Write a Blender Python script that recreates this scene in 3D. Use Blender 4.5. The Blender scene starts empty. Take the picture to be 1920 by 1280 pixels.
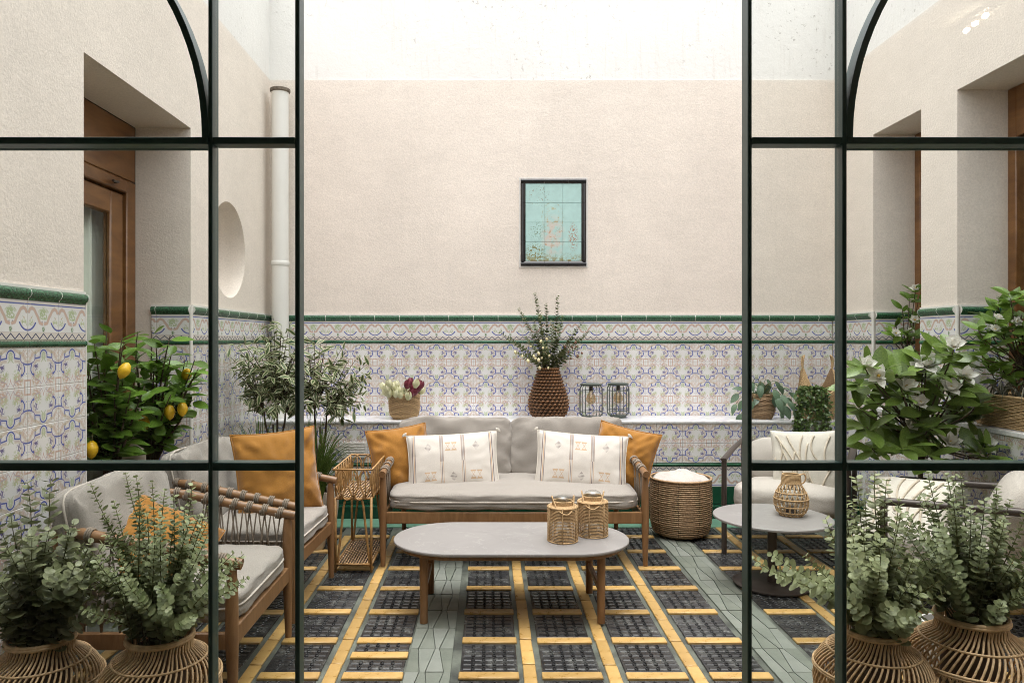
import bpy, math, random
import numpy as np
from math import sin, cos, pi, radians, sqrt, atan2
from mathutils import Vector, Matrix, Euler, noise as mnoise

random.seed(11); RNG = np.random.default_rng(7)
scene = bpy.context.scene
COL = scene.collection

# ------------------------------------------------------------------ camera, sky, sun, exposure
CAM_H = 1.35
cam_d = bpy.data.cameras.new('camera'); cam = bpy.data.objects.new('camera', cam_d); COL.objects.link(cam)
cam.location = (0, 0, CAM_H); cam.rotation_euler = (radians(90), 0, 0)
cam_d.sensor_width = 36.0; cam_d.lens = 1370 / 1920 * 36
cam_d.shift_x = 45 / 1920; cam_d.shift_y = -3 / 1920
cam_d.clip_start = 0.05; cam_d.clip_end = 500
scene.camera = cam

SUN_EL, SUN_AZ = radians(88), radians(185)
world = bpy.data.worlds.new('World'); scene.world = world; world.use_nodes = True
wn = world.node_tree; bg = wn.nodes['Background']
sky = wn.nodes.new('ShaderNodeTexSky'); sky.sky_type = 'NISHITA'; sky.sun_disc = False
sky.sun_elevation = SUN_EL; sky.sun_rotation = SUN_AZ; sky.dust_density = 4; sky.air_density = 1.0; sky.ozone_density = 0.5
hs = wn.nodes.new('ShaderNodeHueSaturation'); hs.inputs['Saturation'].default_value = 0.05   # an overcast, nearly white sky
wn.links.new(sky.outputs[0], hs.inputs['Color'])
wn.links.new(hs.outputs[0], bg.inputs['Color']); bg.inputs['Strength'].default_value = 0.15

sun_d = bpy.data.lights.new('sun', 'SUN'); sun = bpy.data.objects.new('sun', sun_d); COL.objects.link(sun)
sun_d.energy = 0.6; sun_d.angle = radians(100); sun_d.color = (1.0, 0.95, 0.88)
# the sun stands over the courtyard, a little behind the doors
sdir = Vector((sin(SUN_AZ) * cos(SUN_EL), cos(SUN_AZ) * cos(SUN_EL), sin(SUN_EL)))
sun.rotation_euler = sdir.to_track_quat('Z', 'Y').to_euler()
scene.view_settings.view_transform = 'Standard'; scene.view_settings.look = 'None'
scene.view_settings.gamma = 1.0; scene.view_settings.use_curve_mapping = False
scene.view_settings.exposure = 1.66
scene.cycles.max_bounces = 10; scene.cycles.diffuse_bounces = 6; scene.cycles.transparent_max_bounces = 24
scene.cycles.use_denoising = True; scene.cycles.pixel_filter_type = 'BLACKMAN_HARRIS'; scene.cycles.filter_width = 0.95; scene.cycles.sample_clamp_indirect = 6
scene.cycles.caustics_reflective = False; scene.cycles.caustics_refractive = False

# ------------------------------------------------------------------ node helpers
class X:
    """a value socket with arithmetic"""
    def __init__(s, nt, k): s.nt, s.k = nt, k
    def op(s, o, *a):
        n = s.nt.nodes.new('ShaderNodeMath'); n.operation = o
        for i, v in enumerate((s,) + a):
            if isinstance(v, X): s.nt.links.new(v.k, n.inputs[i])
            else: n.inputs[i].default_value = v
        return X(s.nt, n.outputs[0])
    def rop(s, o, v):
        n = s.nt.nodes.new('ShaderNodeMath'); n.operation = o
        n.inputs[0].default_value = v; s.nt.links.new(s.k, n.inputs[1]); return X(s.nt, n.outputs[0])
    def __add__(s, o): return s.op('ADD', o)
    __radd__ = __add__
    def __sub__(s, o): return s.op('SUBTRACT', o)
    def __rsub__(s, o): return s.rop('SUBTRACT', o)
    def __mul__(s, o): return s.op('MULTIPLY', o)
    __rmul__ = __mul__
    def __truediv__(s, o): return s.op('DIVIDE', o)
    def abs(s): return s.op('ABSOLUTE')
    def min(s, o): return s.op('MINIMUM', o)
    def max(s, o): return s.op('MAXIMUM', o)
    def lt(s, o): return s.op('LESS_THAN', o)
    def gt(s, o): return s.op('GREATER_THAN', o)
    def sqrt(s): return s.op('SQRT')
    def pw(s, o): return s.op('POWER', o)
    def frac(s): return s.op('FRACT')
    def clamp(s): return s.op('MINIMUM', 1.0).op('MAXIMUM', 0.0)

def hyp(a, b): return (a * a + b * b).sqrt()
def seg(x, y, p, q):
    bx, by = q[0] - p[0], q[1] - p[1]; L = bx * bx + by * by
    ax, ay = x - p[0], y - p[1]
    h = ((ax * bx + ay * by) * (1 / L)).clamp()
    return hyp(ax - h * bx, ay - h * by)
def polyd(x, y, pts):
    d = None
    for p, q in zip(pts, pts[1:]):
        e = seg(x, y, p, q); d = e if d is None else d.min(e)
    return d

class Mat:
    def __init__(s, name):
        s.m = bpy.data.materials.new(name); s.m.use_nodes = True; s.nt = s.m.node_tree
        s.b = s.nt.nodes['Principled BSDF']; s.out = s.nt.nodes['Material Output']; s.tc = None
    def new(s, t): return s.nt.nodes.new(t)
    def coord(s, which='Object'):
        if s.tc is None: s.tc = s.new('ShaderNodeTexCoord')
        return s.tc.outputs[which]
    def xyz(s, which='Object'):
        n = s.new('ShaderNodeSeparateXYZ'); s.nt.links.new(s.coord(which), n.inputs[0])
        return [X(s.nt, n.outputs[i]) for i in range(3)]
    def noise(s, scale, detail=3, rough=0.55, stretch=None, which='Object', off=None, distort=0):
        n = s.new('ShaderNodeTexNoise'); n.inputs['Scale'].default_value = scale
        n.inputs['Detail'].default_value = detail; n.inputs['Roughness'].default_value = rough
        n.inputs['Distortion'].default_value = distort
        if stretch or off:
            mp = s.new('ShaderNodeMapping')
            if stretch: mp.inputs['Scale'].default_value = stretch
            if off: mp.inputs['Location'].default_value = off
            s.nt.links.new(s.coord(which), mp.inputs[0]); s.nt.links.new(mp.outputs[0], n.inputs['Vector'])
        else: s.nt.links.new(s.coord(which), n.inputs['Vector'])
        return X(s.nt, n.outputs['Fac'])
    def rand(s):
        n = s.new('ShaderNodeObjectInfo'); return X(s.nt, n.outputs['Random'])
    def remap(s, x, a, b, c=0.0, d=1.0, smooth=False):
        n = s.new('ShaderNodeMapRange'); n.interpolation_type = 'SMOOTHSTEP' if smooth else 'LINEAR'
        s.nt.links.new(x.k, n.inputs[0])
        for i, v in enumerate((a, b, c, d)): n.inputs[i + 1].default_value = v
        return X(s.nt, n.outputs[0])
    def mix(s, f, a, b, mode='MIX'):
        n = s.new('ShaderNodeMix'); n.data_type = 'RGBA'; n.blend_type = mode
        for sock, v in ((n.inputs[0], f), (n.inputs[6], a), (n.inputs[7], b)):
            if isinstance(v, X): s.nt.links.new(v.k, sock)
            elif isinstance(v, (int, float)): sock.default_value = v
            elif isinstance(v, tuple): sock.default_value = (*v[:3], 1)
            else: s.nt.links.new(v, sock)
        return n.outputs[2]
    def scalec(s, c, f):
        """colour times a value"""
        n = s.new('ShaderNodeVectorMath'); n.operation = 'SCALE'
        if isinstance(c, tuple): n.inputs[0].default_value = c[:3]
        else: s.nt.links.new(c, n.inputs[0])
        s.nt.links.new(f.k, n.inputs['Scale']); return n.outputs[0]
    def color(s, c):
        if isinstance(c, tuple): s.b.inputs['Base Color'].default_value = (*c[:3], 1)
        else: s.nt.links.new(c, s.b.inputs['Base Color'])
    def rough(s, r):
        if isinstance(r, X): s.nt.links.new(r.k, s.b.inputs['Roughness'])
        else: s.b.inputs['Roughness'].default_value = r
    def bump(s, h, strength=0.3, dist=0.002):
        n = s.new('ShaderNodeBump'); n.inputs['Strength'].default_value = strength
        n.inputs['Distance'].default_value = dist; s.nt.links.new(h.k, n.inputs['Height'])
        s.nt.links.new(n.outputs[0], s.b.inputs['Normal'])
    def set(s, k, v): s.b.inputs[k].default_value = v

def simple(name, c, rough=0.6, var=0.12, nscale=14, bump=0.0, bscale=90, metal=0.0, rnd=0.0, which='Object', stretch=None, bdist=0.001, spec=None):
    m = Mat(name)
    f = m.remap(m.noise(nscale, 3, which=which, stretch=stretch), 0.3, 0.7, 1 - var, 1 + var)
    if rnd: f = f * m.remap(m.rand(), 0, 1, 1 - rnd, 1 + rnd)
    m.color(m.scalec(c, f)); m.rough(rough); m.set('Metallic', metal)
    if spec is not None: m.set('Specular IOR Level', spec)
    if bump: m.bump(m.noise(bscale, 3, which=which, stretch=stretch), bump, bdist)
    return m.m

def glass_mat(name, tint, refl=0.04, alpha_tint=1.0):
    m = Mat(name); nt = m.nt; nt.nodes.remove(m.b)
    tr = m.new('ShaderNodeBsdfTransparent'); tr.inputs[0].default_value = (*tint, 1)
    gl = m.new('ShaderNodeBsdfGlossy'); gl.inputs['Roughness'].default_value = 0.0
    lw = m.new('ShaderNodeLayerWeight'); f = X(nt, lw.outputs['Facing']).pw(5.0) * (0.9 - refl) + refl
    mx = m.new('ShaderNodeMixShader'); nt.links.new(f.k, mx.inputs[0])
    nt.links.new(tr.outputs[0], mx.inputs[1]); nt.links.new(gl.outputs[0], mx.inputs[2])
    nt.links.new(mx.outputs[0], m.out.inputs[0]); return m.m

# ------------------------------------------------------------------ mesh helpers
def unit(v): v = np.asarray(v, float); return v / (np.linalg.norm(v, axis=-1, keepdims=True) + 1e-12)

class MB:
    def __init__(s): s.v, s.f, s.mi, s.n = [], [], [], 0
    def add(s, v, f, mat=0, M=None):
        v = np.asarray(v, float)
        if M is not None: v = v @ np.array(M.to_3x3()).T + np.array(M.translation)
        s.v.append(v); s.f += [tuple(int(i) + s.n for i in q) for q in f]; s.mi += [mat] * len(f); s.n += len(v); return s
    def box(s, lo, hi, mat=0, M=None, bev=0.0):
        x0, y0, z0 = lo; x1, y1, z1 = hi
        if bev <= 0:
            v = [(x0,y0,z0),(x1,y0,z0),(x1,y1,z0),(x0,y1,z0),(x0,y0,z1),(x1,y0,z1),(x1,y1,z1),(x0,y1,z1)]
            return s.add(v, [(0,3,2,1),(4,5,6,7),(0,1,5,4),(1,2,6,5),(2,3,7,6),(3,0,4,7)], mat, M)
        # chamfered on every edge: 24 vertices
        b = min(bev, (x1-x0)*.45, (y1-y0)*.45, (z1-z0)*.45); c = [(lo[i]+hi[i])/2 for i in range(3)]; h = [(hi[i]-lo[i])/2 for i in range(3)]
        v, idx = [], {}
        for sx in (-1,1):
            for sy in (-1,1):
                for sz in (-1,1):
                    for a in range(3):
                        p = [h[0]-b, h[1]-b, h[2]-b]; p[a] = h[a]
                        idx[(sx,sy,sz,a)] = len(v); v.append((c[0]+sx*p[0], c[1]+sy*p[1], c[2]+sz*p[2]))
        f = []
        for a in range(3):
            o1, o2 = (a+1)%3, (a+2)%3
            for sg in (-1,1):
                q = []
                for (s1,s2) in ((-1,-1),(1,-1),(1,1),(-1,1)):
                    t = [0,0,0]; t[a]=sg; t[o1]=s1; t[o2]=s2; q.append(idx[(*t,a)])
                f.append(tuple(q if sg>0 else q[::-1]))
        for a in range(3):
            o1, o2 = (a+1)%3, (a+2)%3
            for s1 in (-1,1):
                for s2 in (-1,1):
                    t0=[0,0,0]; t1=[0,0,0]; t0[a]=-1; t1[a]=1; t0[o1]=t1[o1]=s1; t0[o2]=t1[o2]=s2
                    q=[idx[(*t0,o1)],idx[(*t1,o1)],idx[(*t1,o2)],idx[(*t0,o2)]]
                    f.append(tuple(q if s1*s2<0 else q[::-1]))
        for sx in (-1,1):
            for sy in (-1,1):
                for sz in (-1,1):
                    q=[idx[(sx,sy,sz,0)],idx[(sx,sy,sz,1)],idx[(sx,sy,sz,2)]]
                    f.append(tuple(q if sx*sy*sz>0 else q[::-1]))
        return s.add(v, f, mat, M)
    def tube(s, pts, r, n=8, closed=False, caps=True, mat=0, M=None, flat=None):
        P = np.asarray(pts, float); N = len(P); r = np.broadcast_to(np.asarray(r, float), (N,))
        T = np.roll(P, -1, 0) - np.roll(P, 1, 0) if closed else np.gradient(P, axis=0)
        T = unit(T)
        a = np.array([0,0,1.0]) if abs(T[0][2]) < .9 else np.array([1.0,0,0])
        U = np.zeros_like(P); u = unit(a - T[0]*np.dot(a,T[0])); U[0] = u
        for i in range(1, N):
            u = u - T[i]*np.dot(u, T[i]); u = u/(np.linalg.norm(u)+1e-12); U[i] = u
        W = np.cross(T, U)
        if closed:
            # untwist
            uu = U[-1] - T[0]*np.dot(U[-1],T[0]); ang = atan2(np.dot(uu, W[0]), np.dot(uu, U[0]))
            for i in range(N):
                t = -ang*i/N; cu, su = cos(t), sin(t); U[i], W[i] = U[i]*cu+W[i]*su, W[i]*cu-U[i]*su
        an = np.arange(n)*2*pi/n; k1, k2 = (1.0, 1.0) if flat is None else flat
        V = P[:,None,:] + r[:,None,None]*(U[:,None,:]*np.cos(an)[None,:,None]*k1 + W[:,None,:]*np.sin(an)[None,:,None]*k2)
        f = []
        for i in range(N if closed else N-1):
            j = (i+1) % N
            for k in range(n):
                l = (k+1) % n; f.append((i*n+k, i*n+l, j*n+l, j*n+k))
        if caps and not closed:
            f.append(tuple(range(n))[::-1]); f.append(tuple((N-1)*n+k for k in range(n)))
        return s.add(V.reshape(-1,3), f, mat, M)
    def lathe(s, prof, n=24, c=(0,0,0), mat=0, M=None, cap0=True, cap1=False):
        an = np.arange(n)*2*pi/n; V = []
        for r, z in prof: V += [(c[0]+r*cos(t), c[1]+r*sin(t), c[2]+z) for t in an]
        f = [(i*n+k, i*n+(k+1)%n, (i+1)*n+(k+1)%n, (i+1)*n+k) for i in range(len(prof)-1) for k in range(n)]
        if cap0: f.append(tuple(range(n))[::-1])
        if cap1: f.append(tuple((len(prof)-1)*n+k for k in range(n)))
        return s.add(V, f, mat, M)
    def prism(s, poly, z0, z1, mat=0, M=None):
        n = len(poly); v = [(*p, z0) for p in poly] + [(*p, z1) for p in poly]
        f = [tuple(range(n))[::-1], tuple(range(n, 2*n))] + [(i,(i+1)%n,n+(i+1)%n,n+i) for i in range(n)]
        return s.add(v, f, mat, M)
    def mesh(s, name, mats, smooth=None):
        me = bpy.data.meshes.new(name); V = np.concatenate(s.v) if s.v else np.zeros((0,3))
        me.from_pydata(V.tolist(), [], s.f); mats = mats if isinstance(mats, (list, tuple)) else [mats]
        for m in mats: me.materials.append(m)
        if len(mats) > 1: me.polygons.foreach_set('material_index', s.mi)
        if smooth is not None:
            me.shade_smooth()
            if smooth < 180: me.set_sharp_from_angle(angle=radians(smooth))
        me.update(); return me
    def build(s, name, mats, parent=None, smooth=None, loc=None, rot=None):
        return link(name, s.mesh(name, mats, smooth), parent, loc, rot)

def link(name, me, parent=None, loc=None, rot=None, M=None):
    o = bpy.data.objects.new(name, me); COL.objects.link(o)
    if parent is not None: o.parent = parent
    if loc is not None: o.location = loc
    if rot is not None: o.rotation_euler = rot
    if M is not None: o.matrix_local = M
    return o
def tag(o, label=None, cat=None, group=None, kind=None):
    if label: o['label'] = label
    if cat: o['category'] = cat
    if group: o['group'] = group
    if kind: o['kind'] = kind
    return o
def thing(name, label, cat, loc=(0,0,0), rz=0.0, group=None):
    o = bpy.data.objects.new(name, None); COL.objects.link(o); o.location = loc; o.rotation_euler = (0,0,rz)
    o.empty_display_size = 0.1
    return tag(o, label, cat, group)
def copy_tree(o, parent=None):
    c = o.copy(); COL.objects.link(c)
    if parent is not None: c.parent = parent
    for ch in list(o.children): copy_tree(ch, c)
    return c

def frames(T, Nn):
    """orthonormal frames (x along T, z close to Nn) as arrays"""
    T = unit(T); Y = unit(np.cross(Nn, T)); Z = np.cross(T, Y); return T, Y, Z
def scatter(mb, tv, tf, P, T, Nn, S, mats=0):
    """many copies of a small template in one mesh"""
    Xa, Ya, Za = frames(np.asarray(T, float), np.asarray(Nn, float)); tv = np.asarray(tv, float)
    S = np.asarray(S, float).reshape(-1,1,1); P = np.asarray(P, float)
    V = P[:,None,:] + S*(tv[None,:,0:1]*Xa[:,None,:] + tv[None,:,1:2]*Ya[:,None,:] + tv[None,:,2:3]*Za[:,None,:])
    k = len(tv); base = mb.n; nP = len(P)
    mb.v.append(V.reshape(-1,3))
    for i in range(nP):
        o = base + i*k; mb.f += [tuple(o+j for j in q) for q in tf]
        mb.mi += list(mats) if isinstance(mats, (list, tuple)) else [mats]*len(tf)
    mb.n += k*nP

def bez(p0, p1, p2, p3, n=12):
    t = np.linspace(0,1,n)[:,None]; p0,p1,p2,p3 = map(lambda a: np.asarray(a,float), (p0,p1,p2,p3))
    return (1-t)**3*p0 + 3*(1-t)**2*t*p1 + 3*(1-t)*t*t*p2 + t**3*p3
def smoothpath(pts, n=6):
    """Catmull-Rom through the points"""
    P = [np.asarray(p, float) for p in pts]; P = [2*P[0]-P[1]] + P + [2*P[-1]-P[-2]]; out = []
    for i in range(1, len(P)-2):
        for k in range(n):
            t = k/n; a,b,c,d = P[i-1],P[i],P[i+1],P[i+2]
            out.append(.5*((2*b)+(-a+c)*t+(2*a-5*b+4*c-d)*t*t+(-a+3*b-3*c+d)*t**3))
    out.append(P[-2]); return np.array(out)
# ------------------------------------------------------------------ materials
def plaster(name, c):
    m = Mat(name)
    big = m.noise(1.1, 4, 0.6); fine = m.noise(95, 2, 0.6); mid = m.noise(62, 3, 0.65); trowel = m.noise(5, 4, 0.6, stretch=(1, 1, 2.2)); run = m.noise(6, 4, 0.65, stretch=(4, 4, 0.25))
    x, y, z = m.xyz('Object')
    f = m.remap(big, 0.3, 0.7, 0.94, 1.045) * m.remap(fine, 0.28, 0.72, 0.90, 1.07) * m.remap(trowel, 0.3, 0.7, 0.97, 1.025) * m.remap(run, 0.55, 0.8, 1.0, 0.95)
    col = m.scalec(c, f)
    # lime paint lapping unevenly over the top edge of the plaster
    lap = m.remap(z + m.noise(9, 4, 0.7) * 0.05 + m.noise(1.6, 2) * 0.03, 3.478, 3.500) * 0.55
    m.color(m.mix(lap, col, (0.74, 0.70, 0.65))); m.rough(0.92); m.set('Specular IOR Level', 0.2)
    m.bump(mid * 0.5 + fine * 0.6 + trowel * 0.8, 0.62, 0.004); return m.m
M_PLASTER = plaster('beige_plaster', (0.745, 0.675, 0.605))

m = Mat('white_limewash')       # the whitewashed upper wall with black mildew specks and runs
big = m.noise(0.9, 4, 0.6); sp = m.noise(26, 4, 0.75, which='Object'); run = m.noise(7, 4, 0.7, stretch=(5, 5, 0.35)); zone = m.noise(1.3, 2, 0.5, off=(3.1, 0, 1.7))
speck = m.remap(sp, 0.60, 0.68) * m.remap(zone, 0.44, 0.60)
runs = m.remap(run, 0.56, 0.74) * 0.30
base = m.scalec((0.76, 0.745, 0.72), m.remap(big, 0.3, 0.7, 0.95, 1.04))
c1 = m.mix(runs, base, (0.50, 0.46, 0.41)); c2 = m.mix(speck * 0.5, c1, (0.16, 0.14, 0.11))
m.color(c2); m.rough(0.95); m.bump(m.noise(30, 4, 0.7), 0.6, 0.006); M_LIME = m.m

def tile_print(name, kind):
    m = Mat(name); px, py, pz = m.xyz('Object')
    x = (px * 100.0).abs(); y = pz * 100.0; q = 10.0 - x
    nz = m.noise(95, 2, 0.5); nz2 = m.noise(150, 2, 0.6, off=(1.3, 0.2, 0.7))
    white = (0.735, 0.73, 0.725); blue = (0.075, 0.10, 0.36); salmon = (0.56, 0.41, 0.34); green = (0.44, 0.50, 0.30); beige = (0.56, 0.475, 0.385); navy = (0.02, 0.025, 0.10)
    def line(d, w, aa=0.10): return m.remap(d, w + aa, w - aa)
    col = m.scalec(white, m.remap(m.rand(), 0, 1, 0.93, 1.03) * m.remap(m.noise(14, 3, 0.6, off=(5, 1, 2)), 0.3, 0.7, 0.96, 1.03))
    if kind == 'field':
        # pale scrolls: beige band from the arch to the joint, sprigs, fan
        d = polyd(x, y, [(2.2, 6.9), (5.2, 6.2), (7.4, 4.6), (8.8, 2.6), (10, 2.2)]); col = m.mix(line(d, 0.60, 0.25) * 0.75, col, beige)
        d = polyd(x, y, [(2.6, 2.6), (4.6, 2.6), (6.0, 1.4), (6.6, -0.6), (6.2, -3.0)]); col = m.mix(line(d, 0.50, 0.2) * 0.75, col, beige)
        d = hyp((x - 4.6) * 0.9, y + 4.6); col = m.mix(m.remap(d, 3.1, 1.9) * m.remap(nz, 0.43, 0.52), col, salmon)
        d = hyp(x - 3.3, (y + 2.6) * 1.1); col = m.mix(m.remap(d, 2.8, 1.5) * m.remap(nz2, 0.45, 0.54), col, green)
        d = hyp(x, (y - 4.4) * 0.8); col = m.mix(m.remap(d, 1.9, 0.9) * m.remap(nz, 0.38, 0.5) * 0.8, col, green)
        d = hyp(x - 8.3, y - 5.2); col = m.mix(m.remap(d, 2.6, 1.0) * m.remap(nz2, 0.43, 0.53) * 0.8, col, salmon)
        d = hyp(x - 4.9, y - 0.4); col = m.mix(m.remap(d, 1.9, 0.7) * m.remap(nz, 0.46, 0.54), col, (0.13, 0.11, 0.26))
        d = hyp(x - 5.2, y - 5.6); col = m.mix(m.remap(d, 0.8, 0.3) * 0.8, col, (0.16, 0.2, 0.10))
        # salmon frame on the corner, lens on the edge
        fr = ((q - 1.75).max((y + 7.5) - 2.7)).abs(); col = m.mix(line(fr, 0.36), col, salmon)
        t = ((y + 7.5) * (-1 / 3.7) + 1.0).max(0.0); d = (x - t * t * 2.6).abs(); col = m.mix(line(d, 0.14, 0.1) * (y.lt(-3.7)), col, (0.55, 0.34, 0.3))
        # blue arch and blue strapwork
        arch = (hyp(x, y - 4.5) - 2.25).abs() + y.lt(4.4) * 9.0
        d = arch.min(polyd(x, y, [(2.25, 4.5), (2.25, 3.9), (5.5, 3.5), (5.45, 4.9)]))
        d = d.min(polyd(q, y, [(0, 1.3), (1.3, 1.35), (2.55, 1.75), (2.0, 0.0), (1.95, -1.1), (2.5, -2.1), (3.7, -3.1)]))
        d = d.min((hyp(q - 3.6, y + 2.7) - 0.12).abs() - 0.12)
        col = m.mix(line((d - 0.72).abs(), 0.12, 0.1) * 0.6, col, (0.42, 0.36, 0.38))
        col = m.mix(line(d, 0.31), col, blue)
        d = polyd(x, y, [(5.5, 3.5), (6.2, 2.3), (7.45, 1.75)]); col = m.mix(line(d, 0.24, 0.12), col, (0.22, 0.18, 0.36))
        d = polyd(x, y, [(6.3, -3.1), (5.0, -4.6), (3.0, -5.0), (1.6, -6.4)]); col = m.mix(line(d, 0.20, 0.14) * 0.8, col, (0.36, 0.33, 0.40))
        d = polyd(x, y, [(2.0, -2.2), (3.2, -3.2), (4.6, -3.0), (5.6, -4.4), (6.9, -4.6), (6.4, -6.2)]); col = m.mix(line(d, 0.20, 0.14) * 0.85, col, (0.50, 0.47, 0.33))
        d = polyd(x, y, [(2.4, -5.2), (3.8, -5.8), (4.4, -7.0)]); col = m.mix(line(d, 0.24, 0.14) * 0.85, col, salmon)
        d = polyd(x, y, [(0.0, 6.0), (0.9, 4.6), (0.6, 3.0), (1.5, 2.2)]); col = m.mix(line(d, 0.22, 0.14) * 0.85, col, (0.40, 0.47, 0.30))
        d = polyd(x, y, [(3.6, 1.4), (5.0, 0.8), (4.5, -0.6), (5.4, -1.3)]); col = m.mix(line(d, 0.16, 0.1) * 0.9, col, (0.16, 0.14, 0.30))
        d = polyd(x, y, [(3.0, 6.6), (4.6, 5.6), (6.4, 5.8), (7.6, 6.8)]); col = m.mix(line(d, 0.20, 0.14) * 0.8, col, (0.55, 0.44, 0.33))
        d = hyp(q - 0.8, y + 2.2); col = m.mix(line(d, 0.22), col, blue)
        gd = m.remap((hyp(q, y + 0.5) - 2.8).abs(), 0.25, 0.05) * 0.35; col = m.mix(gd * (q.lt(1.8)), col, beige)
    else:
        zone = y.lt(-4.75); col = m.mix(zone * 0.55, col, beige)
        col = m.mix(line((y - 6.2).abs(), 0.26), col, blue); col = m.mix(line((y - 6.9).abs(), 0.15) * 0.5, col, salmon)
        col = m.mix(line((y + 4.65).abs(), 0.07) * 0.7, col, (0.3, 0.2, 0.17))
        zz = ((x * (1 / 5.0)).frac() - 0.5).abs() * 2.0       # zigzag, two turns per half tile
        d = ((y + 6.2) - (zz - 0.5) * 2.1).abs(); col = m.mix(line(d, 0.30) * (y.lt(-5.0)) * (y.gt(-7.35)), col, navy)
        d = hyp(x * 0.9, (y - 2.4)); col = m.mix(m.remap(d, 3.3, 1.9) * m.remap(nz, 0.40, 0.50) * (y.gt(0.3)), col, (0.40, 0.48, 0.29))
        d = polyd(x, y, [(0.9, -1.3), (2.4, -0.9), (3.6, 1.2), (4.6, 2.5), (5.9, 4.2), (7.4, 4.75), (8.6, 4.3), (9.2, 3.3)]); col = m.mix(line((d - 0.62).abs(), 0.12) * 0.6, col, (0.40, 0.28, 0.24)); col = m.mix(line(d, 0.55), col, salmon)
        d = (hyp(q, y - 1.7) - 5.5).abs() + y.gt(-0.7) * 9.0; col = m.mix(line(d, 0.38), col, blue)
        d = hyp(q - 2.2, y - 1.0); col = m.mix(line(d, 0.26, 0.18) * 0.9, col, (0.5, 0.12, 0.09)); d = polyd(q, y, [(0.6, -2.0), (1.6, -0.6), (1.9, 0.6), (3.0, 1.6)]); col = m.mix(line(d, 0.16, 0.1) * 0.8, col, green); d = (hyp(q, (y - 1.5) * 0.9) - 4.6).abs(); col = m.mix(line(d, 0.10, 0.1) * 0.5, col, beige); d = polyd(x, y, [(0.0, 4.9), (0.8, 3.4), (2.2, 4.4), (3.2, 3.6)]); col = m.mix(line(d, 0.18, 0.12) * 0.8, col, green)
        d = hyp((q - 2.3) * 0.8, y + 0.9); col = m.mix(m.remap(d, 1.7, 0.8) * m.remap(nz, 0.45, 0.55), col, green)
        d = hyp(x * 1.1, (y + 3.3) * 0.8); col = m.mix(m.remap(d, 1.3, 0.6) * m.remap(nz2, 0.40, 0.5), col, (0.12, 0.22, 0.09))
        d = hyp(x - 0.9, y + 0.4); col = m.mix(line(d, 0.22), col, navy)
    m.color(col); m.rough(m.remap(m.noise(9, 2), 0.3, 0.7, 0.12, 0.24)); m.set('Specular IOR Level', 0.55)
    m.bump(m.noise(22, 2), 0.06, 0.002); return m.m
M_TILE = tile_print('printed_wall_tile', 'field'); M_FRIEZE = tile_print('printed_frieze_tile', 'frieze')
M_GROUT = simple('white_grout', (0.70, 0.68, 0.64), 0.9, 0.08)
m = Mat('green_relief_glaze')
h = m.noise(120, 3, 0.6); m.color(m.mix(m.remap(h, 0.40, 0.62), (0.008, 0.045, 0.020), (0.055, 0.175, 0.090))); m.rough(0.16); m.bump(h, 0.9, 0.004); M_GREEN_RELIEF = m.m
M_JOINT = simple('tile_joint', (0.42, 0.38, 0.33), 0.9, 0.12)
M_GREEN = simple('green_glaze', (0.018, 0.085, 0.040), 0.14, 0.25, 30, rnd=0.15)
M_GREEN_BASE = simple('dark_green_glazed_base', (0.010, 0.060, 0.032), 0.18, 0.2, 6, rnd=0.25)
M_GREEN_FLOOR = simple('green_painted_floor', (0.10, 0.21, 0.145), 0.42, 0.25, 5, 0.15, 40)
m = Mat('white_marble_ledge')
v = m.noise(3.5, 6, 0.7, distort=1.6); w = m.noise(40, 3)
m.color(m.mix(m.remap((v - 0.5).abs(), 0.06, 0.0) * 0.35, m.scalec((0.80, 0.80, 0.80), m.remap(w, 0.3, 0.7, 0.95, 1.04)), (0.42, 0.44, 0.50))); m.rough(0.10); M_MARBLE = m.m

m = Mat('floor_grout')
a_ = m.noise(6, 5, 0.65); b_ = m.noise(60, 3)
m.color(m.mix(m.remap(a_, 0.35, 0.65), (0.050, 0.055, 0.048), (0.130, 0.145, 0.115))); m.rough(m.remap(a_, 0.3, 0.7, 0.35, 0.7)); m.bump(b_, 0.5, 0.003); M_FLOOR = m.m
m = Mat('black_relief_tile')
a_ = m.noise(11, 5, 0.7); b_ = m.noise(70, 3); r_ = m.remap(m.rand(), 0, 1, 0.7, 1.35)
m.color(m.scalec(m.mix(m.remap(a_, 0.50, 0.75), (0.022, 0.0225, 0.0235), (0.105, 0.108, 0.100)), r_)); m.rough(m.remap(a_, 0.3, 0.75, 0.10, 0.34)); m.set('Specular IOR Level', 0.7); m.bump(b_, 0.12, 0.002); M_BLACKTILE = m.m
m = Mat('yellow_glazed_brick')
a_ = m.noise(16, 5, 0.65); b_ = m.noise(5, 3, 0.6, off=(4, 2, 1)); wst = m.noise(30, 5, 0.75, off=(9, 2, 0))
c = m.mix(m.remap(a_, 0.3, 0.7), (0.41, 0.245, 0.072), (0.55, 0.36, 0.135))
c = m.mix(m.remap(b_, 0.50, 0.75) * 0.55, c, (0.34, 0.165, 0.04)); c = m.mix(m.remap(wst, 0.62, 0.80) * 0.35, c, (0.60, 0.50, 0.36))
m.color(m.scalec(c, m.remap(m.rand(), 0, 1, 0.72, 1.12))); m.rough(m.remap(a_, 0.3, 0.7, 0.22, 0.45)); m.bump(a_, 0.06, 0.003); M_YELLOW = m.m
m = Mat('green_grey_stone')
a_ = m.noise(9, 5, 0.7); b_ = m.noise(80, 3)
c = m.mix(m.remap(a_, 0.3, 0.7), (0.125, 0.145, 0.115), (0.20, 0.22, 0.178)); c = m.mix(m.rand() * 0.5, c, (0.16, 0.165, 0.155))
m.color(m.scalec(c, m.remap(m.rand(), 0, 1, 0.78, 1.2))); m.rough(0.5); m.bump(b_, 0.25, 0.002); M_STONE = m.m

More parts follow.
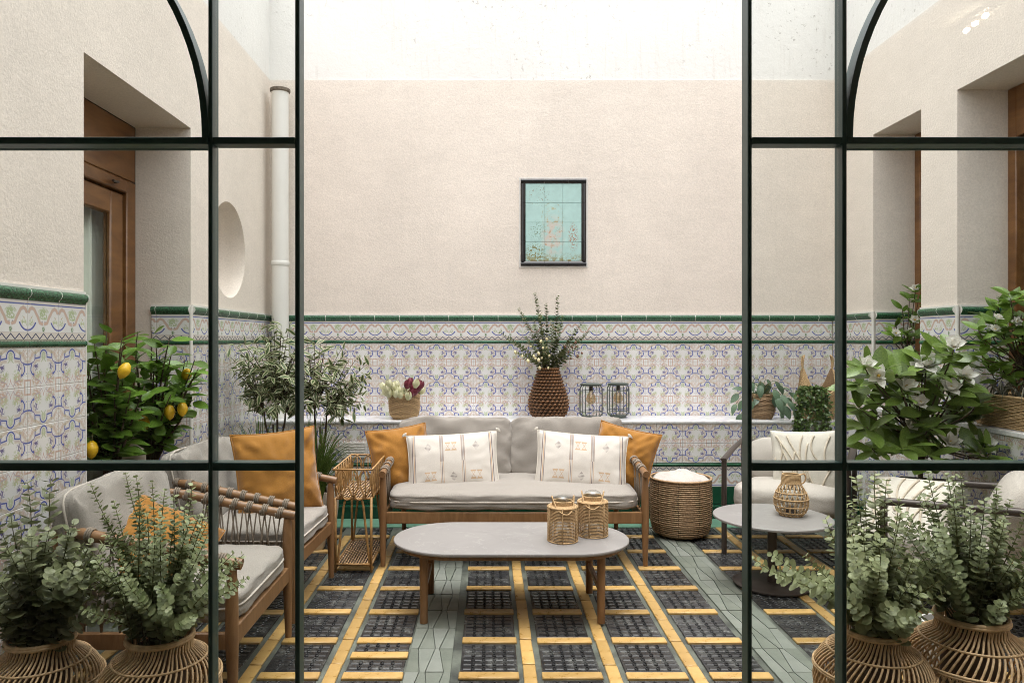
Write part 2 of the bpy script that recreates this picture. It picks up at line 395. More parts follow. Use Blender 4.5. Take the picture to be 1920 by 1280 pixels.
def wood(name, c0, c1, rough=0.45, axis=(2, 2, 0.25), scale=22):
    m = Mat(name); g = m.noise(scale, 4, 0.6, stretch=axis, distort=0.6); f = m.noise(3, 2)
    m.color(m.scalec(m.mix(m.remap(g, 0.32, 0.68), c0, c1), m.remap(f, 0.3, 0.7, 0.9, 1.1))); m.rough(rough)
    m.bump(g, 0.15, 0.001); return m.m
M_TEAK = wood('teak_wood', (0.175, 0.088, 0.036), (0.275, 0.150, 0.068), 0.42, (1, 1, 0.2), 30)
M_DOORWOOD = wood('varnished_door_wood', (0.125, 0.050, 0.015), (0.24, 0.112, 0.038), 0.28, (1, 0.25, 1), 12)
M_STEEL = simple('dark_green_steel_frame', (0.030, 0.080, 0.070), 0.38, 0.1, 8, metal=0.0, spec=0.6)
M_GLASS = glass_mat('clear_pane', (0.965, 0.98, 0.972), 0.035)
M_GLASS_SMALL = glass_mat('lantern_glass', (0.93, 0.95, 0.95), 0.09)
M_BULBGLASS = glass_mat('amber_bulb_glass', (0.90, 0.80, 0.62), 0.10)

def fabric(name, c, var=0.10, weave=620, strength=0.35, rough=0.95, sheen=0.2, slub=True):
    m = Mat(name); a_ = m.noise(weave, 2, 0.6, stretch=(1, 0.35, 0.35)); b_ = m.noise(weave, 2, 0.6, stretch=(0.35, 1, 1), off=(2, 1, 3)); big = m.noise(5, 3)
    w = (a_ + b_) * 0.5
    m.color(m.scalec(c, m.remap(w, 0.36, 0.64, 1 - var * 1.5, 1 + var * 1.5) * m.remap(big, 0.3, 0.7, 0.97, 1.03))); m.rough(rough); m.set('Specular IOR Level', 0.15)
    m.set('Sheen Weight', sheen); m.set('Sheen Roughness', 0.5); m.bump(w, strength, 0.0015); return m.m
M_LINEN = fabric('grey_beige_woven_fabric', (0.285, 0.260, 0.230), 0.13, 420, 0.5)
M_PIPING = fabric('pale_piping', (0.46, 0.415, 0.36), 0.05, 600)
M_OCHRE = fabric('ochre_velvet_fabric', (0.315, 0.142, 0.026), 0.09, 330, 0.3, sheen=0.35)
M_BOUCLE = Mat('pale_boucle'); m = M_BOUCLE; n_ = m.noise(210, 3, 0.6); m.color(m.scalec((0.47, 0.43, 0.385), m.remap(n_, 0.3, 0.7, 0.86, 1.08))); m.rough(0.97); m.set('Specular IOR Level', 0.1); m.bump(n_, 0.8, 0.003); M_BOUCLE = m.m
M_TUFT = fabric('white_cotton', (0.60, 0.56, 0.49), 0.06, 400, 0.4); M_TUFT_LINE = fabric('cream_tufting', (0.54, 0.47, 0.37), 0.10, 300, 0.6)
M_TOWEL = fabric('white_textile', (0.50, 0.46, 0.42), 0.08, 300, 0.6)
M_ROPE = simple('taupe_rope', (0.215, 0.175, 0.135), 0.85, 0.2, 160, 0.6, 240)
M_JUTE = simple('jute_rope', (0.44, 0.29, 0.145), 0.85, 0.28, 130, 0.7, 260)
M_RATTAN = simple('natural_rattan', (0.58, 0.395, 0.215), 0.5, 0.28, 45, 0.3, 120)
M_RATTAN_STAND = simple('honey_rattan', (0.36, 0.205, 0.075), 0.45, 0.3, 45, 0.3, 120)
M_SEAGRASS = simple('seagrass_weave', (0.47, 0.32, 0.165), 0.8, 0.35, 120, 0.6, 220)
M_BROWNWEAVE = simple('brown_water_hyacinth', (0.175, 0.080, 0.030), 0.55, 0.45, 70, 0.6, 140)
M_STRIPEBASKET = simple('brown_reed', (0.38, 0.245, 0.135), 0.6, 0.3, 90, 0.4, 160)
M_DARKREED = simple('dark_reed_core', (0.085, 0.050, 0.028), 0.8, 0.2)
m = Mat('grey_ceramic_tabletop')
a_ = m.noise(4, 6, 0.65, distort=0.8); b_ = m.noise(1.6, 4, 0.6, distort=2.4); s_ = m.noise(180, 2)
c = m.scalec((0.245, 0.233, 0.224), m.remap(a_, 0.3, 0.7, 0.90, 1.08) * m.remap(s_, 0.3, 0.7, 0.97, 1.03)); m.color(m.mix(m.remap((b_ - 0.5).abs(), 0.010, 0.0) * 0.16, c, (0.58, 0.56, 0.53))); m.rough(0.42); m.bump(a_, 0.1, 0.002); M_CERAMIC = m.m
M_DARKMETAL = simple('bronze_powder_coat', (0.060, 0.047, 0.040), 0.38, 0.08, 20, metal=0.3)
M_WIRE = simple('grey_green_wire', (0.085, 0.105, 0.090), 0.45, 0.1, 20, metal=0.2)
M_PVC = simple('white_pvc', (0.74, 0.725, 0.69), 0.4, 0.05, 3)
M_PVCRIM = simple('dirty_pipe_rim', (0.16, 0.13, 0.10), 0.8, 0.4, 40)
M_POT = simple('cream_pot', (0.62, 0.55, 0.46), 0.7, 0.06, 5)
M_POTGREY = simple('pale_grey_ribbed_pot', (0.52, 0.52, 0.50), 0.6, 0.06, 6)
M_SOIL = simple('potting_soil', (0.045, 0.030, 0.020), 0.95, 0.4, 60, 0.8, 70)
M_VENT = simple('white_vent', (0.66, 0.64, 0.60), 0.5, 0.04)
M_DARK = simple('painted_room_shade', (0.05, 0.045, 0.04), 0.9, 0.1)  # dark colour standing in for the shade of the rooms behind the panes
M_CURTAIN = simple('pale_curtain', (0.76, 0.78, 0.70), 0.95, 0.05, 6)
M_ROOM = simple('room_white_wall', (0.62, 0.60, 0.56), 0.9, 0.03, 2)
M_ROOMFLOOR = simple('room_floor_tile', (0.30, 0.26, 0.21), 0.5, 0.1, 3)

def leaf_mat(name, c0, c1, rough=0.42, trans=0.25, rnd=True, scale=22):
    m = Mat(name); n_ = m.noise(scale, 3, 0.6)
    c = m.mix(m.remap(n_, 0.32, 0.68), c0, c1)
    if rnd: c = m.scalec(c, m.remap(m.rand(), 0, 1, 0.75, 1.25))
    m.color(c); m.rough(rough); m.bump(m.noise(70, 2), 0.15, 0.002)
    t = m.new('ShaderNodeBsdfTranslucent'); m.nt.links.new(c, t.inputs[0])
    mx = m.new('ShaderNodeMixShader'); mx.inputs[0].default_value = trans
    m.nt.links.new(m.b.outputs[0], mx.inputs[1]); m.nt.links.new(t.outputs[0], mx.inputs[2]); m.nt.links.new(mx.outputs[0], m.out.inputs[0])
    return m.m
M_EUCA = leaf_mat('eucalyptus_leaf', (0.175, 0.210, 0.085), (0.37, 0.40, 0.22), 0.5, 0.2)
M_EUCA_DARK = leaf_mat('small_eucalyptus_leaf', (0.115, 0.150, 0.052), (0.31, 0.345, 0.180), 0.5, 0.2)
M_BRANCHLEAF = leaf_mat('dark_branch_leaf', (0.045, 0.065, 0.020), (0.125, 0.150, 0.060), 0.55, 0.15)
M_LEMONLEAF = leaf_mat('lemon_leaf', (0.065, 0.145, 0.014), (0.165, 0.290, 0.040), 0.32, 0.25)
M_MAGNOLIA = leaf_mat('magnolia_leaf', (0.070, 0.130, 0.020), (0.180, 0.260, 0.055), 0.30, 0.22)
M_CAMELLIA = leaf_mat('camellia_leaf', (0.065, 0.140, 0.018), (0.190, 0.300, 0.045), 0.35, 0.28)
M_FICUSLEAF = leaf_mat('ficus_leaf_green', (0.050, 0.095, 0.022), (0.120, 0.175, 0.060), 0.4, 0.2)
M_FICUSEDGE = leaf_mat('ficus_leaf_cream_edge', (0.50, 0.51, 0.30), (0.68, 0.67, 0.46), 0.45, 0.25)
M_GRASS = leaf_mat('grass_blade', (0.050, 0.110, 0.015), (0.150, 0.230, 0.040), 0.45, 0.25)
M_POTHOS = leaf_mat('blue_green_leaf', (0.070, 0.130, 0.075), (0.150, 0.225, 0.140), 0.38, 0.2)
M_IVY = leaf_mat('ivy_leaf', (0.025, 0.055, 0.012), (0.105, 0.165, 0.040), 0.35, 0.15)
M_SILVERGRASS = leaf_mat('silver_airplant_leaf', (0.24, 0.24, 0.17), (0.42, 0.40, 0.32), 0.6, 0.2)
M_TULIPLEAF = leaf_mat('tulip_leaf', (0.06, 0.11, 0.03), (0.13, 0.20, 0.06), 0.45, 0.2)
M_STEM = simple('green_brown_stem', (0.13, 0.13, 0.045), 0.7, 0.2, 40)
M_BARK = simple('dark_bark', (0.070, 0.048, 0.030), 0.9, 0.4, 50, 0.8, 70, bdist=0.004)
M_LEMON = simple('lemon_skin', (0.66, 0.40, 0.012), 0.38, 0.22, 28, 0.5, 190, rnd=0.12)
M_PETAL = leaf_mat('white_petal', (0.74, 0.73, 0.68), (0.82, 0.81, 0.77), 0.55, 0.25, False)
M_TULIPWHITE = leaf_mat('cream_tulip', (0.66, 0.66, 0.38), (0.78, 0.76, 0.58), 0.5, 0.2, False)
M_TULIPRED = leaf_mat('burgundy_tulip', (0.16, 0.022, 0.04), (0.29, 0.06, 0.09), 0.45, 0.15, False)
M_BUD = simple('cream_bud', (0.70, 0.62, 0.36), 0.6, 0.12, 30); M_BROWNBUD = simple('brown_seed_head', (0.16, 0.085, 0.05), 0.8, 0.2, 40)
M_YCENTER = simple('yellow_stamen', (0.55, 0.36, 0.06), 0.7, 0.1)
# ------------------------------------------------------------------ dimensions (metres; y is depth from the camera)
XL, XR, YB, YD = -1.774, 2.81, 5.944, 1.5
HP, HT = 3.463, 4.3            # plaster line, wall top
TH = 0.33                       # wall thickness shown in the reveals
Z_RAIL, Z_FRIEZE, Z_ROPE, Z_FIELD = 1.548, 1.502, 1.348, 1.318

# ------------------------------------------------------------------ ground and floor
g = MB(); g.box((XL - 0.4, YD - 0.1, -0.3), (XR + 0.4, YB + 0.2, 0.0))
floor = tag(g.build('courtyard_floor', M_FLOOR), kind='structure')
g = MB(); g.box((XL, 5.25, 0.0), (XR, 5.56, 0.006)); tag(g.build('painted_border', M_GREEN_FLOOR, floor))
PITCH, BAR0 = 0.345, 2.924
bar_cols = [-1.589, -1.254, -0.919, -0.584, -0.117, 0.218, 0.553, 0.888, 1.37, 1.705, 2.04, 2.375]
strip_cols = [-1.66, -1.325, -0.99, -0.655, 0.141, 0.476, 0.811, 1.628, 1.963, 2.298, 2.633]
BW = 0.243
bar_me = [MB().box((-BW/2, -0.028, 0), (BW/2, 0.028, 0.0125), bev=0.003).mesh('yellow_bar', M_YELLOW, 40)]
strip_me = [MB().box((-0.0265, -0.1215, 0), (0.0265, 0.1215, 0.0105), bev=0.003).mesh('yellow_strip', M_YELLOW, 40)]
def relief_mesh(L):
    b = MB(); b.box((-BW/2+.004, -L/2, 0), (BW/2-.004, L/2, 0.006), bev=0.003)
    nx, ny = 5, max(2, round(L/0.046)); dx, dy = (BW-.02)/nx, (L-.016)/ny
    for i in range(nx):
        for j in range(ny):
            cx, cy = -BW/2+.01+dx*(i+.5), -L/2+.008+dy*(j+.5)
            a, c, a2, c2 = dx*.38, dy*.24, dx*.33, dy*.07
            v = [(cx-a,cy-c,.0058),(cx+a,cy-c,.0058),(cx+a,cy+c,.0058),(cx-a,cy+c,.0058),(cx-a2,cy-c2,.0086),(cx+a2,cy-c2,.0086),(cx+a2,cy+c2,.0086),(cx-a2,cy+c2,.0086)]
            b.add(v, [(4,5,6,7),(0,1,5,4),(1,2,6,5),(2,3,7,6),(3,0,4,7)])
            if i < nx-1:   # little ring between the pads
                rx = cx+dx/2; ring = [(rx+.0075*cos(t), cy+dy*.32*sin(t), .0085) for t in np.linspace(0, 2*pi, 8, endpoint=False)]
                b.tube(ring, .0022, 4, closed=True)
    return b.mesh('relief_tile', M_BLACKTILE, 35)
RL = PITCH - 0.062 - 0.012; relief_me = relief_mesh(RL); relief_short = relief_mesh(0.19); relief_half = relief_mesh(0.105)
for c in bar_cols:
    for k in range(-3, 7):
        y = BAR0 + PITCH*k; j = lambda s: random.uniform(-s, s)
        link('yellow_bar', bar_me[0], floor, (c+BW/2+j(.003), y+j(.004), -abs(j(.003))), (j(.006), j(.004), j(.012)))
        if k < 6:
            if c == -0.584 and k == 0:
                link('yellow_bar', bar_me[0], floor, (c+BW/2, 3.114, 0.0), (0, 0, .006)); link('relief_tile', relief_half, floor, (c+BW/2, 3.02, 0)); link('relief_tile', relief_half, floor, (c+BW/2, 3.20, -0.001)); continue
            link('relief_tile', relief_me, floor, (c+BW/2+j(.001), y+PITCH/2, 0.0), (0, 0, pi*(k % 2)+j(.004)))
        else: link('relief_tile', relief_short, floor, (c+BW/2, y+.035+.103, 0.0))
for c in strip_cols:
    off = random.uniform(0, 0.249)
    for k in range(16):
        y = 1.62+off*.2+0.2495*k
        if y+.125 > 5.25: break
        link('yellow_strip', strip_me[0], floor, (c+.0285+random.uniform(-.0015, .0015), y, random.uniform(-.0035, 0)), (random.uniform(-.004, .004), random.uniform(-.01, .01), random.uniform(-.01, .01)))
def stone_band(x0, x1, n=4):
    w = (x1-x0)/n; rows = 17; y0 = 1.6; D = []
    for k in range(rows+1):
        D.append([x0] + [x0+w*j+(w*.24 if (j+k) % 2 else -w*.24)+random.uniform(-.006, .006) for j in range(1, n)] + [x1])
    for k in range(rows):
        ya, yb = y0+.2255*k, min(y0+.2255*(k+1), 5.25)
        if yb-ya < .03: break
        for j in range(n):
            g_ = .0018; cx, cy = (D[k][j]+D[k][j+1]+D[k+1][j]+D[k+1][j+1])/4, (ya+yb)/2
            poly = [(D[k][j]+g_-cx, ya+g_-cy), (D[k][j+1]-g_-cx, ya+g_-cy), (D[k+1][j+1]-g_-cx, yb-g_-cy), (D[k+1][j]+g_-cx, yb-g_-cy)]
            MB().prism(poly, 0, .009+random.uniform(-.0015, .0015)).build('stone_paver', M_STONE, floor, loc=(cx, cy, 0))
stone_band(-0.336, -0.150); stone_band(1.155, 1.348)
FZ = 0.0125     # furniture stands on the bricks and relief

# ------------------------------------------------------------------ tiles
_tm = {}
def tile_mesh(kind, x0, x1, z0, z1):
    key = (kind, round(x0, 3), round(x1, 3), round(z0, 3), round(z1, 3))
    if key in _tm: return _tm[key]
    b = MB(); g_ = .0009
    if kind in ('field', 'frieze', 'base'):
        b.box((x0+g_, -.010, z0+g_), (x1-g_, 0, z1-g_), bev=.0016)
        me = b.mesh('wall_tile', {'field': M_TILE, 'frieze': M_FRIEZE, 'base': M_GREEN_BASE}[kind], 35)
    elif kind == 'rail':         # moulded relief cap
        prof = [(0, z0), (-.012, z0), (-.014, z0+.008), (-.020, z0+.012), (-.026, z0+.024), (-.024, z0+.038), (-.014, z1), (0, z1)]
        n = len(prof); v = [(x0+g_, p, z) for p, z in prof]+[(x1-g_, p, z) for p, z in prof]
        b.add(v, [(i, i+1, n+i+1, n+i) for i in range(n-1)]+[tuple(range(n))[::-1], tuple(range(n, 2*n))]); 
        for xa, xb in ((x0, x0+.0014), (x1-.0014, x1)):
            pj = [(p*1.04-.0004 if p < 0 else p, z) for p, z in prof]; b.add([(xa, p, z) for p, z in pj]+[(xb, p, z) for p, z in pj], [(i, i+1, n+i+1, n+i) for i in range(n-1)]+[tuple(range(n))[::-1], tuple(range(n, 2*n))], 1)
        me = b.mesh('rail_tile', [M_GREEN_RELIEF, M_GROUT], 50)
    else:                        # twisted rope bead
        m_ = max(4, int((x1-x0)*55)); xs = np.linspace(x0+g_, x1-g_, m_*2+1); zc = (z0+z1)/2
        V = []; na = 7
        for i, x in enumerate(xs):
            for a in range(na):
                t = -pi/2+pi*a/(na-1); r = .0128+(.0026*sin(pi*i+ (a-3)*.5+pi/2) if 0 < i < len(xs)-1 else 0)
                V.append((x+(a-3)*.0014*(1 if 0 < i < len(xs)-1 else 0), -r*cos(t)-.004, zc+r*sin(t)))
        F = [(i*na+a, i*na+a+1, (i+1)*na+a+1, (i+1)*na+a) for i in range(len(xs)-1) for a in range(na-1)]+[tuple(range(na))[::-1], tuple((len(xs)-1)*na+a for a in range(na))]
        b.add(V, F); me = b.mesh('rope_tile', M_GREEN, 60)
    _tm[key] = me; return me
NAMES = {'field': 'wall_tile', 'frieze': 'frieze_tile', 'rail': 'rail_tile', 'rope': 'rope_tile', 'base': 'base_tile'}
def run_tiles(parent, rz, P, u0, u1, phase, kind, zt, zb, H, flip=False, only=None):
    """one course: columns of 0.2 m between u0 and u1 along the local x of the wall, joint at phase; zt/zb shown top and bottom, H the full height"""
    R = Matrix.Rotation(rz, 3, 'Z'); k = math.floor((u0-phase)/.2+1e-6); zc = zt-H/2
    while True:
        n0 = phase+.2*k; a, b_ = max(u0, n0), min(u1, n0+.2); k += 1
        if a >= u1-1e-6: break
        if b_-a < .004: continue
        if only and not only((a+b_)/2): continue
        c = n0+.1; x0, x1, z0, z1 = a-c, b_-c, zb-zc, zt-zc
        if flip: x0, x1, z0, z1 = -x1, -x0, -z1, -z0
        p = Vector(P)+R @ Vector((c, 0, 0)); link(NAMES[kind], tile_mesh(kind, x0, x1, z0, z1), parent, (p.x, p.y, zc), (random.uniform(-.004, .004)*(kind in ('field', 'base')), pi if flip else 0, rz+random.uniform(-.004, .004)*(kind == 'field')))
def dado(parent, rz, P, u0, u1, phase, zbot, base=True, ztop_only=None):
    if ztop_only is None:
        run_tiles(parent, rz, P, u0, u1, phase, 'rail', Z_RAIL, Z_FRIEZE+.001, Z_RAIL-Z_FRIEZE-.001)
        run_tiles(parent, rz, P, u0, u1, phase, 'frieze', Z_FRIEZE, Z_ROPE+.001, .1525)
        run_tiles(parent, rz, P, u0, u1, phase, 'rope', Z_ROPE, Z_FIELD+.001, Z_ROPE-Z_FIELD-.001)
        R = Matrix.Rotation(rz, 4, 'Z'); R.translation = Vector(P)
        MB().box((u0, -.011, Z_RAIL), (u1, .001, Z_RAIL+.011), M=R).build('plaster_bead', M_GROUT, parent); MB().box((u0, -.0085, zbot), (u1, -.0005, Z_RAIL-.002), M=R).build('grout', M_JOINT, parent)
    z = Z_FIELD if ztop_only is None else ztop_only; i = 0
    if ztop_only is not None:
        R = Matrix.Rotation(rz, 4, 'Z'); R.translation = Vector(P); MB().box((u0, -.0085, zbot), (u1, -.0005, z), M=R).build('grout', M_JOINT, parent)
        i = int(round((Z_FIELD-z)/.1505)) 
    while z > zbot+.01:
        run_tiles(parent, rz, P, u0, u1, phase, 'field', z, max(z-.1505, zbot), .1505, flip=bool(i % 2)); z -= .1505; i += 1
    if base: run_tiles(parent, rz, P, u0, u1, phase, 'base', zbot, 0.0, zbot)

# ------------------------------------------------------------------ back wall
bw = thing('back_wall', 'beige plaster wall with tiled dado behind the sofa, whitewashed and mildewed above', 'wall', (0, 0, 0))
MB().box((XL-TH, YB, 0), (XR+TH, YB+.2, HP)).build('plaster', M_PLASTER, bw)
MB().box((XL-TH, YB+.006, HP), (XR+TH, YB+.2, HT)).build('whitewash', M_LIME, bw)
dado(bw, 0, (0, YB, 0), XL+.012, XR-.012, -0.918, 0.735, base=False)

# ------------------------------------------------------------------ tiled ledge in front of it
lg = thing('tiled_ledge', 'long tiled ledge with glossy white marble top along the back wall', 'ledge', (0, 5.57, 0))
lg_y = 5.57
MB().box((XL, 0, 0), (XR, YB-lg_y-.012, .716)).build('core', M_GROUT, lg)
MB().box((XL+.002, -.024, .717), (XR-.002, YB-lg_y-.013, .736), bev=.003).build('marble_top', M_MARBLE, lg, 40)
P = (0, 0, 0); ph = 1.2817
# a stretch at the air vent stays untiled
vent = lambda u: True
for i, zt in enumerate((.7155, .565)): run_tiles(lg, 0, P, XL+.001, XR-.001, ph, 'field', zt, zt-.1505, .1505, flip=bool(i))
run_tiles(lg, 0, P, XL+.001, XR-.001, ph, 'rope', .4145, .3865, .028)
run_tiles(lg, 0, P, XL+.001, XR-.001, ph, 'frieze', .386, .2345, .1525, flip=True)
run_tiles(lg, 0, P, XL+.001, XR-.001, ph, 'base', .234, .1, .134)
MB().box((XL, -.075, 0.0), (XR, -.011, .1), bev=.006).build('green_step', M_GREEN_BASE, lg, 40)

# ------------------------------------------------------------------ left wall
lw = thing('side_wall', 'beige plaster wall with tiled dado, door opening and round niche beside the lemon trees', 'wall', (0, 0, 0))
OY0, OY1, OZ = 3.206, 4.36, 2.612
b = MB(); b.box((XL-TH, YD+.06, 0), (XL, OY0, HP)); b.box((XL-TH, OY0, OZ), (XL, OY1, HP))
b.build('plaster', M_PLASTER, lw)
# far stretch with the round niche
b = MB(); cy, cz, r, sq = 5.01, 1.965, .327, .40; n = 64
ring, outer = [], []
for i in range(n):
    t = 2*pi*i/n; c_, s_ = cos(t), sin(t); k = sq/max(abs(c_), abs(s_)); ring.append((XL, cy+r*c_, cz+r*s_)); outer.append((XL, cy+k*c_, cz+k*s_))
b.add(ring+outer, [(i, n+i, n+(i+1) % n, (i+1) % n)[::-1] for i in range(n)])
def yz(y0, y1, z0, z1): b.add([(XL,y0,z0),(XL,y1,z0),(XL,y1,z1),(XL,y0,z1)], [(0,1,2,3)])
yz(OY1, YB, 0, cz-sq); yz(OY1, YB, cz+sq, HP); yz(OY1, cy-sq, cz-sq, cz+sq); yz(cy+sq, YB, cz-sq, cz+sq)
b.add([(XL,OY1,0),(XL,OY1,HP),(XL-TH,OY1,HP),(XL-TH,OY1,0)], [(0,1,2,3)])
b.add([(XL-TH,OY1,0),(XL-TH,OY1,HP),(XL-TH,YB,HP),(XL-TH,YB,0)], [(0,1,2,3)]); b.build('plaster', M_PLASTER, lw)
b = MB(); prof = [(r, 0), (r*.995, .012), (r*.97, .10), (r*.88, .17), (r*.66, .215), (r*.35, .24), (.001, .25)]
b.lathe(prof, n, cap0=False, M=Matrix.Translation((XL, cy, cz)) @ Matrix.Rotation(-pi/2, 4, 'Y')); b.build('niche_bowl', M_PLASTER, lw, 60)
MB().box((XL-TH, YD+.06, HP), (XL-.006, YB+.006, HT)).build('whitewash', M_LIME, lw)
dado(lw, pi/2, (XL, 0, 0), YD+.07, OY0-.002, 3.2, 0.112)
dado(lw, pi/2, (XL, 0, 0), OY1+.002, YB-.012, 5.944, 0.112)
dado(lw, 0, (XL-.232, OY1, 0), 0.0, .230, .03, 0.112)
MB().tube([(XL+.003, OY1-.003, .0), (XL+.003, OY1-.003, Z_RAIL)], .0105, 8).build('corner_trim', M_GROUT, lw, 60)
MB().tube([(XL+.002, OY0+.004, .0), (XL+.002, OY0+.004, Z_RAIL-.02)], .009, 8).build('corner_trim', M_GROUT, lw, 60)

# ------------------------------------------------------------------ right wall
rw = thing('window_wall', 'beige plaster wall with tiled dado and two deep window recesses behind the magnolia', 'wall', (0, 0, 0))
W1, W2, WZ, SZ = (4.74, 5.33), (3.3, 4.375), 2.845, .862
b = MB(); b.box((XR, W1[1], 0), (XR+TH, YB+.1, HP)); b.box((XR, W2[1], 0), (XR+TH, W1[0], HP)); b.box((XR, YD+.06, 0), (XR+TH, W2[0], HP))
b.box((XR, W1[0], WZ), (XR+TH, W1[1], HP)); b.box((XR, W2[0], WZ), (XR+TH, W2[1], HP)); b.box((XR, W1[0], 0), (XR+TH, W1[1], SZ-.03)); b.box((XR, W2[0], 0), (XR+TH, W2[1], SZ-.03))
b.build('plaster', M_PLASTER, rw)
MB().box((XR+.006, YD+.06, HP), (XR+TH, YB+.006, HT)).build('whitewash', M_LIME, rw)
for w in (W1, W2): MB().box((XR-.02, w[0]+.001, SZ-.028), (XR+TH, w[1]-.001, SZ), bev=.003).build('marble_sill', M_MARBLE, rw, 40)
R_ = -pi/2
dado(rw, R_, (XR, 0, 0), -(YB-.012), -(W1[1]+.002), -5.944, .112)
dado(rw, R_, (XR, 0, 0), -(W1[0]-.002), -(W2[1]+.002), -4.74, .112)
dado(rw, R_, (XR, 0, 0), -(W2[0]-.002), -2.5, -3.3, .112)
for w in (W1, W2): dado(rw, R_, (XR, 0, 0), -w[1], -w[0], -w[1]-.004, .112, ztop_only=SZ-.03)
for w in (W1, W2):
    dado(rw, 0, (XR+.004, w[1], 0), .008, .30, .008, SZ+.001, base=False)
    MB().tube([(XR-.003, w[1]-.003, SZ), (XR-.003, w[1]-.003, Z_RAIL+.008)], .0105, 8).build('corner_trim', M_GROUT, rw, 60)

# ------------------------------------------------------------------ openings: wooden door with curtain, wooden windows
dr = thing('wooden_door', 'varnished wooden glazed door with shutter box in the deep opening behind the lemon trees', 'door', (XL-TH, 0, 0))
b = MB(); b.box((-.07, OY0, 2.28), (0, OY1-.002, OZ-.001), bev=.006); b.build('shutter_box', M_DOORWOOD, dr, 40)
MB().box((-.07, 4.25, .01), (.004, OY1-.003, 2.278), bev=.006).build('jamb', M_DOORWOOD, dr, 40)
MB().box((-.07, OY0+.001, .01), (.004, OY0+.10, 2.278), bev=.006).build('jamb', M_DOORWOOD, dr, 40)
MB().box((-.06, OY0+.1, 2.20), (.008, 4.25, 2.277), bev=.008).build('head_rail', M_DOORWOOD, dr, 40)
sash = MB(); sash.box((-.055, 4.09, .06), (-.008, 4.23, 2.19), bev=.008); sash.box((-.055, OY0+.12, .06), (-.008, OY0+.24, 2.19), bev=.008)
sash.box((-.055, OY0+.24, 2.06), (-.008, 4.09, 2.19), bev=.008); sash.box((-.055, OY0+.24, .06), (-.008, 4.09, .26), bev=.008); sash.build('sash', M_DOORWOOD, dr, 40)
MB().box((-.034, OY0+.24, .26), (-.028, 4.09, 2.06)).build('pane', M_GLASS, dr)
MB().tube([(-.004, 4.10, 2.235), (.03, 4.10, 2.235), (.036, 4.03, 2.228)], .008, 6).build('shutter_hook', M_DARKMETAL, dr, 60)
b = MB(); ys = np.linspace(OY0+.1, 4.27, 120); V = []; F = []
for i, y in enumerate(ys):
    d = .030*sin(i*.42)+.012*sin(i*1.1+1)
    V += [(-.125+d, y-.02*sin(i*.2), .03), (-.125+d*.8, y, 1.2), (-.125+d*.7, y, 2.3)]
F = [(i*3+j, i*3+j+1, i*3+j+4, i*3+j+3) for i in range(len(ys)-1) for j in range(2)]
b.add(V, F); cu = b.build('curtain', M_CURTAIN, None, 180, loc=(XL-TH, 0, 0)); tag(cu, 'pale green sheer curtain hanging behind the wooden door glass', 'curtain')
mod = cu.modifiers.new('thick', 'SOLIDIFY'); mod.thickness = .003
b = MB(); b.box((XL-TH-.9, OY0-.2, -.02), (XL-TH-.86, OY1+.3, 2.9)); b.box((XL-TH-.9, OY0-.24, -.02), (XL-TH, OY0-.2, 2.9)); b.box((XL-TH-.9, OY1+.3, -.02), (XL-TH, OY1+.34, 2.9)); b.box((XL-TH-.9, OY0-.2, 2.9), (XL-TH, OY1+.3, 2.94))
tag(b.build('dark_backing_box', M_DARK), kind='structure')  # closed box added behind the door, coloured dark as shade, keeps the sky out
for w, lab in ((W1, 'narrow brown wooden window set back in the recess beside the back ledge'), (W2, 'brown wooden window set back in the recess behind the wicker trough')):
    wd = thing('wooden_window', lab, 'window', (XR+TH-.03, 0, SZ))
    hgt = WZ-SZ; b = MB(); b.box((0, w[0]+.001, .001), (.06, w[0]+.07, hgt-.001), bev=.005); b.box((0, w[1]-.07, .001), (.06, w[1]-.001, hgt-.001), bev=.005)
    b.box((0, w[0]+.07, .001), (.06, w[1]-.07, .08), bev=.005); b.box((0, w[0]+.07, hgt-.3), (.06, w[1]-.07, hgt-.001), bev=.005); b.build('window_frame', M_DOORWOOD, wd, 40)
    MB().box((.025, w[0]+.07, .08), (.031, w[1]-.07, hgt-.3)).build('pane', M_GLASS, wd)
    MB().box((.5, w[0]-.1, 0), (.52, w[1]+.1, hgt)).box((.06, w[0]-.12, 0), (.52, w[0]-.1, hgt)).box((.06, w[1]+.1, 0), (.52, w[1]+.12, hgt)).build('dark_backing', M_DARK, wd)  # panels added behind the pane, their dark colour stands for an unlit room

# ------------------------------------------------------------------ drain pipe, vent, tile picture
pp = thing('drain_pipe', 'white plastic drain pipe with open dirty top in the corner above the ficus', 'pipe', (-1.655, 5.82, .737))
hz = 3.345-.737
MB().lathe([(.066, 0), (.066, hz-.03), (.068, hz-.03)], 28, cap0=True).lathe([(.058, hz), (.058, hz-.2)], 28, cap0=False).build('pipe', M_PVC, pp, 50)
MB().lathe([(.0665, hz-.03), (.079, hz-.022), (.080, hz-.004), (.074, hz), (.058, hz)], 28, cap0=False).build('socket_rim', M_PVCRIM, pp, 50)
MB().lathe([(.068, 1.2), (.072, 1.205), (.072, 1.235), (.068, 1.24)], 28, cap0=False).build('coupling', M_PVC, pp, 50)
vn = thing('air_vent', 'small white louvred air vent in the ledge tiles beside the plant stand', 'vent', (-1.10, lg_y-.0105, .463))
b = MB(); b.box((-.012, -.012, -.008), (.175, 0, .0)); b.box((-.012, -.012, .098), (.175, 0, .106)); b.box((-.012, -.012, 0), (0, 0, .098)); b.box((.163, -.012, 0), (.175, 0, .098)); b.build('vent_frame', M_VENT, vn)
for k in range(8): MB().box((.001, -.006, -.0045), (.162, .006, .0045), M=Matrix.Translation((0, -.0065, .007+k*.012)) @ Matrix.Rotation(.6, 4, 'X')).build('louvre', M_VENT, vn)
